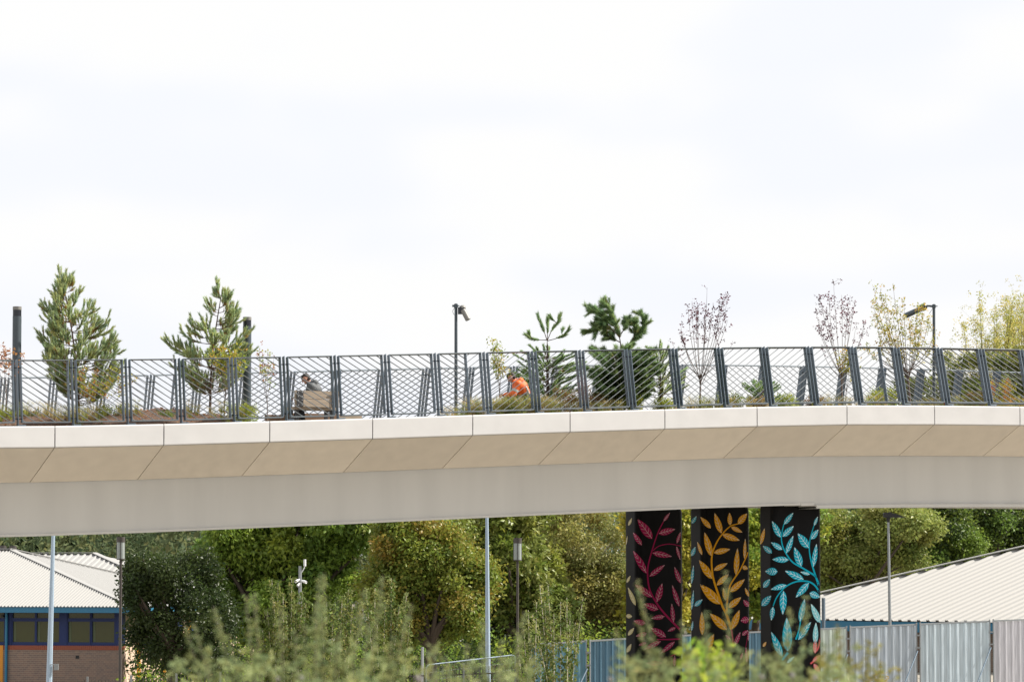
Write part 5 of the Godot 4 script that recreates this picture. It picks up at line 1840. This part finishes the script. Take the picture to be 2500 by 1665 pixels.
func lamps() -> void:
	light_column("round grey light column at the left edge of the bridge", 38, 748.5, 3.0)
	light_column("round grey light column behind the right side of the second pine", 601.6, 774, 3.4)
	var r := flood_pole("tall pole with a grey tube floodlight aimed down to the right", 1113, 742, 3.8)
	var d: float = r[1]
	var b := MB.new()
	b.box(at(1126, 759, d) + Vector3(0, 0, 0.02), Vector3(0.085, 0, 0), Vector3(0, 0.085, 0), Vector3(0, 0, 0.07))
	obj("housing", b, M.lens_dark, r[0])
	b = MB.new()
	b.ball(at(1129, 751, d) + Vector3(0, -0.01, 0.01), Vector3(0.085, 0.075, 0.085), 8, 14)
	obj("housing_cover", b, M.lamp_grey, r[0])
	b = MB.new()
	var a := at(1130, 757, d) + Vector3(0, 0, 0.10)
	var c := at(1143, 782, d) + Vector3(0, 0, 0.16)
	b.tube(PackedVector3Array([a, a.lerp(c, 0.1), c.lerp(a, 0.02), c]), PackedFloat32Array([0.05, 0.068, 0.07, 0.066]), 20)
	obj("floodlight", b, M.lamp_grey, r[0])
	b = MB.new()
	b.tube(px_path([V(1110, 752), V(1105.5, 758), V(1106, 764), V(1109, 769)], d, 0.0), taper(16, 0.006, 0.006), 5)
	obj("cable", b, M.grey_pole, r[0])
	r = flood_pole("tall pole with a dark tube floodlight on an arm, behind golden leaves", 2281.5, 743, 3.8)
	d = r[1]
	b = MB.new()
	b.bar(at(2278, 747.5, d), at(2256, 746.5, d), 0.05, 0.05)
	obj("arm", b, M.grey_pole, r[0])
	b = MB.new()
	b.ball(at(2256, 750, d), Vector3(0.11, 0.10, 0.10), 8, 14)
	obj("housing", b, M.lens_dark, r[0])
	b = MB.new()
	a = at(2256, 751, d)
	c = at(2212, 771, d)
	b.tube(PackedVector3Array([a, a.lerp(c, 0.05), c.lerp(a, 0.02), c]), PackedFloat32Array([0.06, 0.072, 0.076, 0.07]), 20)
	obj("floodlight", b, M.grey_pole, r[0])
	b = MB.new()
	b.tube(px_path([V(2278, 754), V(2274, 760), V(2270, 766)], d, 0.0), taper(11, 0.006, 0.006), 5)
	obj("cable", b, M.grey_pole, r[0])
	# below the bridge
	lantern("dark lantern post in front of the brick building's right corner", 293.6, 1311, 105.0)
	lantern("dark lantern post right of the round maple", 1263.5, 1313.5, 112.0)
	var w := pole("white_pole", "white eight sided pole tinted like reflected sky in front of the brick building", "pole", at(129, 1285, 104.0), 0.098, 0.050, M.sky_tint_pole, -0.115, 8, true)
	b = MB.new()
	b.abox(at(135.5, 1628.5, 103.95), Vector3(0.125, 0.17, 0.10))
	obj("junction_box", b, M.galvanised, w)
	b = MB.new()
	b.rod(at(120, 1623, 103.93), at(131, 1622, 103.93), 0.012, 6)
	obj("strap", b, M.galvanised, w)
	pole("galvanised_pole", "tall plain galvanised pole in front of the round maple", "pole", at(1188.6, 1240, 109.0), 0.090, 0.044, M.sky_tint_pole, 0.04, 12)
	pole("short_post", "short grey square post at the left end of the mesh fence", "post", at(1031, 1580, 107.0), 0.042, 0.042, M.galvanised, 0.0, 4, true)
	pole("dark_post", "dark square post showing just right of the turquoise column", "post", at(2011.5, 1460, 121.0), 0.062, 0.062, M.steel, 0.0, 4, true)
	# camera pole
	d = 112.0
	var top := at(732, 1382, d)
	var cp := pole("camera_pole", "white camera pole with an aerial rising among the saplings", "camera pole", top, 0.055, 0.048, M.galvanised)  # grey metal colour stands in for shadow on the white pole
	b = MB.new()
	b.tube(PackedVector3Array([at(743.5, 1383, d), at(743.5, 1382, d), at(743.5, 1366, d), at(743.5, 1365.5, d)]), PackedFloat32Array([0.02, 0.04, 0.04, 0.02]), 12)
	obj("aerial", b, M.white_plastic, cp)
	b = MB.new()
	b.tube(PackedVector3Array([at(735, 1398, d), at(738, 1394, d), at(742, 1387, d), at(743.5, 1382, d)]), taper(4, 0.016, 0.016), 8)
	obj("aerial_bracket", b, M.white_plastic, cp)
	for q in [[730.5, 1415, 719.5, 1421], [736, 1418, 747.5, 1422], [732, 1424, 726, 1431]]:
		b = MB.new()
		var s := at(q[0], q[1], d - 0.05)
		var e := at(q[2], q[3], d - 0.16)
		b.tube(PackedVector3Array([s, s.lerp(e, 0.35), s.lerp(e, 0.36), e, e.lerp(s, 0.06)]), PackedFloat32Array([0.03, 0.03, 0.045, 0.042, 0.03]), 12)
		obj("camera", b, M.white_plastic, cp)
	# street light at the ribbed roof
	d = 124.0
	top = at(2170, 1273, d)
	var sl := pole("street_light", "galvanised street light with a dark wedge head before the ribbed roof", "street light", top, 0.062, 0.040, M.galvanised, 0.05)
	b = MB.new()
	var k := d / F
	b.tube(PackedVector3Array([at(2170, 1275, d), at(2170, 1271, d), at(2170, 1263, d)]), PackedFloat32Array([0.055, 0.06, 0.07]), 12)
	obj("neck", b, M.black_plastic, sl)
	b = MB.new()
	var o := at(2170, 1258, d)
	b.prism(PackedVector2Array([Vector2(-12 * k, -5 * k), Vector2(-12.5 * k, 3 * k), Vector2(-10.5 * k, 6.5 * k), Vector2(2 * k, 7 * k), Vector2(4 * k, 8 * k), Vector2(7 * k, 6 * k), Vector2(18 * k, 3.5 * k), Vector2(30 * k, -0.5 * k), Vector2(42 * k, -5.5 * k), Vector2(6 * k, -6 * k)]), o + Vector3(0, 0, -0.1), Vector3.RIGHT, Vector3.UP, Vector3(0, 0, 0.2))
	obj("lamp_head", b, M.black_plastic, sl)

# ---------------------------------------------------------------- benches

func bench(label: String, px: float, o: float, long: float, backed := true) -> Vector3:
	var foot := on_bridge(px, o, -0.1)
	var root := thing("bench", label, "bench", foot)
	var B := func(x: float, d: float, h: float) -> Vector3: return foot + ex * x + en * d + Vector3.UP * h
	for k in (2 if backed else 0):
		var b := MB.new()
		b.box(B.call(0, -0.02 + 0.02 * k, 0.545 + 0.20 * k), ex * long / 2, Vector3.UP * 0.095, en * 0.035)
		obj("back_plank", b, M.timber, root)
	for k in 3:
		var b := MB.new()
		b.box(B.call(0, 0.14 + 0.17 * k, 0.42), ex * long / 2, Vector3.UP * 0.035, en * 0.08)
		obj("seat_plank", b, M.timber, root)
	for s: float in [-1.0, 1.0]:
		var x: float = s * (long / 2 - 0.11)
		var b := MB.new()
		var lift := 0.0 if backed else -0.32
		b.box(B.call(x, -0.066, 0.64 + lift), ex * 0.085, Vector3.UP * 0.19, en * 0.008)
		var br_ := obj("bracket", b, M.bracket, root)
		var bolts := MB.new()
		for q in [[-0.05, 0.49], [0.05, 0.5], [-0.05, 0.60], [0.05, 0.61], [-0.05, 0.70], [0.05, 0.70], [0.05, 0.80], [-0.05, 0.79]]:
			bolts.rod(B.call(x + q[0], -0.074, q[1] + lift), B.call(x + q[0], -0.084, q[1] + lift), 0.011, 8)
		obj("bolt", bolts, M.bolt_bright, br_).set_meta("kind", "stuff")
		b = MB.new()
		b.box(B.call(x, 0.12, 0.19), ex * 0.04, Vector3.UP * 0.19, en * 0.03)
		b.box(B.call(x, 0.48, 0.19), ex * 0.04, Vector3.UP * 0.19, en * 0.03)
		b.box(B.call(x, 0.26, 0.375), ex * 0.035, Vector3.UP * 0.01, en * 0.28)
		obj("leg", b, M.bracket, root)
	return foot

func benches() -> void:
	var f1 := bench("pale timber bench seen from behind, with the grey jacketed man leaning on it", 772, 1.7, 1.14)
	var f2 := bench("pale timber bench mostly hidden by grass, under the orange jacketed person", 1262, 1.7, 0.95, false)
	for s in [[690, 2.3, 0.9, 0.30, "brown timber planter edge left of the bench", "brown_timber"], [852, 2.3, 0.62, 0.24, "pale timber planter edge right of the bench", "timber"], [893, 1.5, 0.42, 0.09, "low pale timber block nearest the middle of the bridge", "timber"], [770, 2.9, 1.5, 0.33, "brown timber planter edge behind the bench", "brown_timber"]]:
		var p := on_bridge(s[0], s[1], -0.1)
		var root := thing("timber_edge", s[4], "planter edge", p)
		var n := 1 if s[3] < 0.15 else 2
		for k in n:
			var b := MB.new()
			var h: float = s[3] / n
			b.box(p + Vector3.UP * (h * (k + 0.5)), ex * s[2] / 2, Vector3.UP * (h / 2 - 0.004), en * 0.07)
			obj("plank", b, M[s[5]], root)
	# small red thing at the foot of the right railing
	mat("red_plastic", Color(0.62, 0.06, 0.05), 0.45)
	var q := on_bridge(2309, 1.0, -0.1)
	var d := -q.z
	var root := thing("red_tube", "short red tube leaning behind the railing near its right end", "tube", q)
	var b := MB.new()
	b.tube(PackedVector3Array([at(2312, 991, d), at(2310, 983, d), at(2306, 971, d), at(2304.5, 967, d), at(2304, 966, d)]), PackedFloat32Array([0.04, 0.055, 0.055, 0.045, 0.02]), 12)
	obj("tube", b, M.red_plastic, root)
	b = MB.new()
	b.rod(at(2300, 981, d), at(2309, 983, d), 0.03, 10)
	obj("spout", b, M.red_plastic, root)

# ---------------------------------------------------------------- people

# joins tapered bones [a, b, ra, rb] into one skin and meshes it as surface nets
func skin(b: MB, bones: Array, cell: float, blend: float) -> void:
	var lo := Vector3.INF
	var hi := -Vector3.INF
	for q in bones:
		var r: float = maxf(q[2], q[3]) + blend + cell * 2
		lo = lo.min((q[0] as Vector3).min(q[1]) - Vector3.ONE * r)
		hi = hi.max((q[0] as Vector3).max(q[1]) + Vector3.ONE * r)
	var nx := int((hi.x - lo.x) / cell) + 2
	var ny := int((hi.y - lo.y) / cell) + 2
	var nz := int((hi.z - lo.z) / cell) + 2
	var g := PackedFloat32Array()
	g.resize(nx * ny * nz)
	g.fill(1.0)
	for q in bones:
		var p: Vector3 = q[0]
		var e: Vector3 = (q[1] as Vector3) - p
		var ll := maxf(e.length_squared(), 1e-9)
		var ra: float = q[2]
		var rb: float = q[3]
		var r := maxf(ra, rb) + blend + cell * 1.5
		var a := ((p.min(q[1]) - Vector3.ONE * r - lo) / cell).floor()
		var c := ((p.max(q[1]) + Vector3.ONE * r - lo) / cell).ceil()
		for z in range(maxi(int(a.z), 0), mini(int(c.z) + 1, nz)):
			for y in range(maxi(int(a.y), 0), mini(int(c.y) + 1, ny)):
				var row := (z * ny + y) * nx
				for x in range(maxi(int(a.x), 0), mini(int(c.x) + 1, nx)):
					var w := lo + Vector3(x, y, z) * cell - p
					var t := clampf(w.dot(e) / ll, 0.0, 1.0)
					var d := (w - e * t).length() - lerpf(ra, rb, t)
					var o := g[row + x]
					var h := clampf(0.5 + 0.5 * (o - d) / blend, 0.0, 1.0)
					g[row + x] = lerpf(o, d, h) - blend * h * (1.0 - h)
	var where := {}
	var sx := 1
	var sy := nx
	var sz := nx * ny
	var corner := [0, sx, sy, sx + sy, sz, sx + sz, sy + sz, sx + sy + sz]
	var cp := [Vector3(0, 0, 0), Vector3(1, 0, 0), Vector3(0, 1, 0), Vector3(1, 1, 0), Vector3(0, 0, 1), Vector3(1, 0, 1), Vector3(0, 1, 1), Vector3(1, 1, 1)]
	var edges := [[0, 1], [2, 3], [4, 5], [6, 7], [0, 2], [1, 3], [4, 6], [5, 7], [0, 4], [1, 5], [2, 6], [3, 7]]
	for z in nz - 1:
		for y in ny - 1:
			for x in nx - 1:
				var i := z * sz + y * sy + x
				var inside := 0
				for k in 8:
					if g[i + corner[k]] < 0.0:
						inside += 1
				if inside == 0 or inside == 8:
					continue
				var sum := Vector3.ZERO
				var n := 0
				for ed in edges:
					var v0 := g[i + corner[ed[0]]]
					var v1 := g[i + corner[ed[1]]]
					if (v0 < 0.0) != (v1 < 0.0):
						sum += (cp[ed[0]] as Vector3).lerp(cp[ed[1]], v0 / (v0 - v1))
						n += 1
				var grad := Vector3.ZERO
				for k in 8:
					grad += ((cp[k] as Vector3) - Vector3.ONE * 0.5) * g[i + corner[k]]
				where[i] = b.put(lo + (Vector3(x, y, z) + sum / n) * cell, grad.normalized())
	for i in where:
		var v0 := g[i]
		for axis in 3:
			var st: int = [sx, sy, sz][axis]
			var s1: int = [sy, sz, sx][axis]
			var s2: int = [sz, sx, sy][axis]
			if (v0 < 0.0) == (g[i + st] < 0.0):
				continue
			if where.has(i - s1) and where.has(i - s2) and where.has(i - s1 - s2):
				b.face(where[i], where[i - s1], where[i - s1 - s2])
				b.face(where[i], where[i - s1 - s2], where[i - s2])

# someone seated and bent forward; fwd is where they face, seat the point under the hips
func seated_person(label: String, seat: Vector3, fwd: Vector3, lean: Vector3, jacket: Material, trousers: Material, hair: Material, hood: bool, band: Material) -> void:
	var right := fwd.cross(Vector3.UP).normalized()
	var root := thing("person", label, "person", seat)
	var hip := seat + Vector3.UP * 0.11
	var chest := hip + lean * 0.62
	var neck := hip + lean
	var hd := (fwd * 0.75 + Vector3.DOWN * 0.55).normalized()
	var head := neck + (lean.normalized() * 0.6 + fwd * 0.5).normalized() * 0.15
	var bones := [[hip, chest, 0.13, 0.13], [chest, neck - lean.normalized() * 0.06, 0.13, 0.09], [neck - lean.normalized() * 0.08, head - hd * 0.02, 0.055, 0.055]]
	var clothes := [[hip - Vector3.UP * 0.02, chest, 0.175, 0.195], [chest, neck - lean.normalized() * 0.09, 0.195, 0.12], [neck - lean.normalized() * 0.05, neck - lean.normalized() * 0.02, 0.085, 0.08]]
	var legs := [[hip - right * 0.09, hip + right * 0.09, 0.145, 0.145]]
	var shoes := []
	var hands := []
	for s: float in [-1.0, 1.0]:
		var sh := neck - lean.normalized() * 0.10 + right * 0.185 * s
		var elbow := sh + fwd * 0.10 - Vector3.UP * 0.25 + right * 0.05 * s
		var wrist := elbow + fwd * 0.22 - Vector3.UP * 0.02 - right * 0.05 * s
		bones.append([neck - lean.normalized() * 0.1, sh, 0.07, 0.055])
		bones.append([sh, elbow, 0.05, 0.04])
		bones.append([elbow, wrist, 0.042, 0.028])
		clothes.append([neck - lean.normalized() * 0.12, sh, 0.12, 0.085])
		clothes.append([sh, elbow, 0.085, 0.068])
		clothes.append([elbow, wrist, 0.07, 0.05])
		var knee := hip + fwd * 0.44 + right * 0.11 * s + Vector3.UP * 0.02
		var ankle := knee + fwd * (0.02 + 0.1 * s) - Vector3.UP * 0.43
		bones.append([hip + right * 0.09 * s, knee, 0.075, 0.055])
		bones.append([knee, ankle, 0.055, 0.035])
		legs.append([hip + right * 0.09 * s, knee, 0.10, 0.078])
		legs.append([knee, ankle + Vector3.UP * 0.05, 0.078, 0.065])
		shoes.append([ankle - fwd * 0.03 - Vector3.UP * 0.03, ankle + fwd * 0.17 - Vector3.UP * 0.045, 0.05, 0.04])
		hands.append([wrist, fwd, right * s])
	var b := MB.new()
	skin(b, bones, 0.018, 0.04)
	# the head: skull, jaw, nose, brow, ears
	var up := right.cross(hd).normalized()
	if up.y < 0.0:
		up = -up
	var hb := [[head + up * 0.035 - hd * 0.02, head + up * 0.03 + hd * 0.01, 0.088, 0.082], [head - up * 0.03 + hd * 0.03, head - up * 0.06 + hd * 0.055, 0.062, 0.036], [head + up * 0.015 + hd * 0.092, head - up * 0.02 + hd * 0.112, 0.010, 0.015], [head + up * 0.03 + hd * 0.082 - right * 0.03, head + up * 0.03 + hd * 0.082 + right * 0.03, 0.014, 0.014], [head - up * 0.055 + hd * 0.078 - right * 0.018, head - up * 0.055 + hd * 0.078 + right * 0.018, 0.011, 0.011], [head - up * 0.03, neck - lean.normalized() * 0.02, 0.05, 0.055]]
	for s: float in [-1.0, 1.0]:
		hb.append([head + right * 0.082 * s + up * 0.015, head + right * 0.088 * s - up * 0.015 - hd * 0.006, 0.016, 0.011])
	skin(b, hb, 0.007, 0.014)
	for h in hands:
		var w: Vector3 = h[0]
		var f: Vector3 = h[1]
		var r: Vector3 = h[2]
		var dn := Vector3.DOWN
		var palm := w + f * 0.075
		var fb := [[w - f * 0.01, palm, 0.026, 0.028], [w + f * 0.03 - r * 0.02, palm - r * 0.028, 0.018, 0.016], [w + f * 0.03 + r * 0.02, palm + r * 0.028, 0.018, 0.016]]
		for k in 4:
			var x: float = [-0.030, -0.010, 0.011, 0.030][k]
			var l: float = [0.036, 0.042, 0.039, 0.030][k]
			var k0 := palm + r * x + f * 0.012
			var k1 := k0 + f * l * 0.9 + dn * 0.010
			var k2 := k1 + f * l * 0.4 + dn * l * 0.6
			var k3 := k2 - f * l * 0.05 + dn * l * 0.5
			fb.append([k0, k1, 0.0095, 0.009])
			fb.append([k1, k2, 0.009, 0.0085])
			fb.append([k2, k3, 0.0085, 0.0075])
		var t0 := w + f * 0.025 - r * 0.028
		var t1 := t0 + f * 0.03 - r * 0.022 + dn * 0.008
		fb.append([t0, t1, 0.012, 0.0105])
		fb.append([t1, t1 + f * 0.03 + r * 0.004 + dn * 0.008, 0.0105, 0.0085])
		skin(b, fb, 0.005, 0.006)
	obj("body", b, M.skin, root)
	b = MB.new()
	if hood:
		var back := neck - fwd * 0.10 + Vector3.UP * 0.01
		clothes.append([back - right * 0.07, back + right * 0.07, 0.07, 0.07])
		clothes.append([back, back - Vector3.UP * 0.10 - fwd * 0.02, 0.075, 0.06])
		clothes.append([neck - right * 0.06 + fwd * 0.06 - Vector3.UP * 0.02, neck + right * 0.06 + fwd * 0.06 - Vector3.UP * 0.02, 0.045, 0.045])
	skin(b, clothes, 0.015, 0.035)
	obj("jacket", b, jacket, root)
	b = MB.new()
	skin(b, legs, 0.018, 0.04)
	obj("trousers", b, trousers, root)
	b = MB.new()
	skin(b, shoes, 0.012, 0.02)
	obj("shoes", b, M.black_plastic, root)
	b = MB.new()
	skin(b, [[head + up * 0.062 - hd * 0.03, head + up * 0.062 + hd * 0.03, 0.083, 0.068], [head + up * 0.03 - hd * 0.04, head - up * 0.02 - hd * 0.045, 0.082, 0.066]], 0.009, 0.02)
	obj("hair", b, hair, root)
	if band != null:
		b = MB.new()
		for s: float in [-1.0, 1.0]:
			var sh := neck - lean.normalized() * 0.10 + right * 0.185 * s
			var el := sh + fwd * 0.10 - Vector3.UP * 0.25 + right * 0.05 * s
			b.tube(PackedVector3Array([sh.lerp(el, 0.55), sh.lerp(el, 0.78)]), PackedFloat32Array([0.084, 0.079]), 16)
			b.tube(PackedVector3Array([neck - lean.normalized() * 0.03 + right * 0.10 * s - fwd * 0.09, neck - lean.normalized() * 0.2 + right * 0.11 * s - fwd * 0.155, hip + right * 0.11 * s - fwd * 0.135 + lean * 0.15]), taper(3, 0.03, 0.03), 8)
		b.tube(PackedVector3Array([hip + lean * 0.22, hip + lean * 0.34]), PackedFloat32Array([0.180, 0.182]), 20)
		obj("reflective_band", b, band, root)

func people() -> void:
	mat("skin", Color(0.46, 0.24, 0.17), 0.55)
	mat("hair_dark", Color(0.022, 0.015, 0.012), 0.7)
	textured(mat("jacket_grey", Color(0.085, 0.093, 0.10), 0.7), M.fine, Vector3(3, 3, 3), 1.2, noise_image(128, 0.06, 0.0, 1.0, 31))
	mat("trousers_dark", Color(0.02, 0.022, 0.03), 0.8)
	textured(mat("hi_vis", Color(0.80, 0.13, 0.015), 0.6), M.fine, Vector3(3, 3, 3), 1.2, noise_image(128, 0.06, 0.0, 1.0, 33))
	mat("hi_vis_band", Color(0.45, 0.45, 0.43), 0.4)
	var f := (-ex * 0.86 + en * 0.5).normalized()
	var s1 := on_bridge(776, 1.98, 0.36)
	seated_person("man in a grey hooded jacket bent forward on the pale bench, seen from behind", s1, f, -ex * 0.17 + en * 0.05 + Vector3.UP * 0.47, M.jacket_grey, M.trousers_dark, M.hair_dark, true, null)
	var s2 := on_bridge(1282, 1.9, 0.36)
	seated_person("person in an orange high visibility jacket hunched forward among the grasses", s2, f, -ex * 0.24 + Vector3.UP * 0.38, M.hi_vis, M.trousers_dark, M.hair_dark, true, M.hi_vis_band)

func sky_image() -> ImageTexture:
	# soft broken cloud with thin blue between, the same all round
	var w := 1536
	var h := 768
	var im := Image.create(w, h, false, Image.FORMAT_RGBF)
	var a := FastNoiseLite.new()
	a.seed = 21
	a.frequency = 1.0
	a.fractal_octaves = 5
	for y in h:
		var el := PI / 2 - PI * (y + 0.5) / h
		var up := sin(el)
		for x in w:
			if up < 0.0:
				im.set_pixel(x, y, Color(0.20, 0.19, 0.16))
				continue
			var az := TAU * (x + 0.5) / w
			var d := Vector3(cos(az) * cos(el), up * 1.9, sin(az) * cos(el))
			var g := a.get_noise_3d(d.x * 7.0, d.y * 14.0, d.z * 7.0)
			var k := smoothstep(-0.28, 0.22, g + 0.10 * (1.0 - smoothstep(0.0, 0.25, up)))
			var blue := Color(0.480, 0.491, 0.520).lerp(Color(0.42, 0.45, 0.51), smoothstep(0.25, 1.0, up))
			var c := blue.lerp(Color(0.512, 0.512, 0.510), k)
			im.set_pixel(x, y, c)
	return ImageTexture.create_from_image(im)

func _ready() -> void:
	rng.seed = 7
	# camera
	var cam := Camera3D.new()
	cam.name = "camera"
	var lens := CameraAttributesPhysical.new()
	lens.frustum_focal_length = 126.51
	lens.frustum_near = 0.5
	lens.frustum_far = 2500.0
	lens.frustum_focus_distance = 88.0
	lens.exposure_aperture = 5.0
	cam.attributes = lens
	cam.fov = 2.0 * rad_to_deg(atan(CY / F))
	cam.near = 0.5
	cam.far = 2500.0
	cam.position = Vector3(0, CAM_Y, 0)
	cam.rotation = Vector3(PITCH, 0, 0)
	add_child(cam)
	cam.current = true
	# sky, sun, exposure
	var we := WorldEnvironment.new()
	var env := Environment.new()
	env.background_mode = Environment.BG_SKY
	env.sky = Sky.new()
	var pano := PanoramaSkyMaterial.new()
	pano.panorama = sky_image()
	env.sky.sky_material = pano
	env.tonemap_mode = Environment.TONE_MAPPER_LINEAR
	env.tonemap_exposure = 1.95
	env.sdfgi_enabled = true
	env.ssao_enabled = true
	env.ssil_enabled = true
	we.environment = env
	add_child(we)
	var sun := DirectionalLight3D.new()
	sun.name = "sun"
	sun.light_energy = 1.4
	sun.light_color = Color(1.0, 0.97, 0.925)
	sun.light_angular_distance = 0.6
	sun.shadow_enabled = true
	var el := deg_to_rad(43.0)
	var az := deg_to_rad(-11.0)
	sun.look_at_from_position(Vector3(cos(az) * cos(el), sin(el), sin(az) * cos(el)) * 50.0, Vector3.ZERO)
	add_child(sun)
	materials()
	ground()
	footbridge()
	railings()
	buildings()
	woods()
	fences()
	lamps()
	planting()
	bridge_trees()
	benches()
	people()
	near_plants()
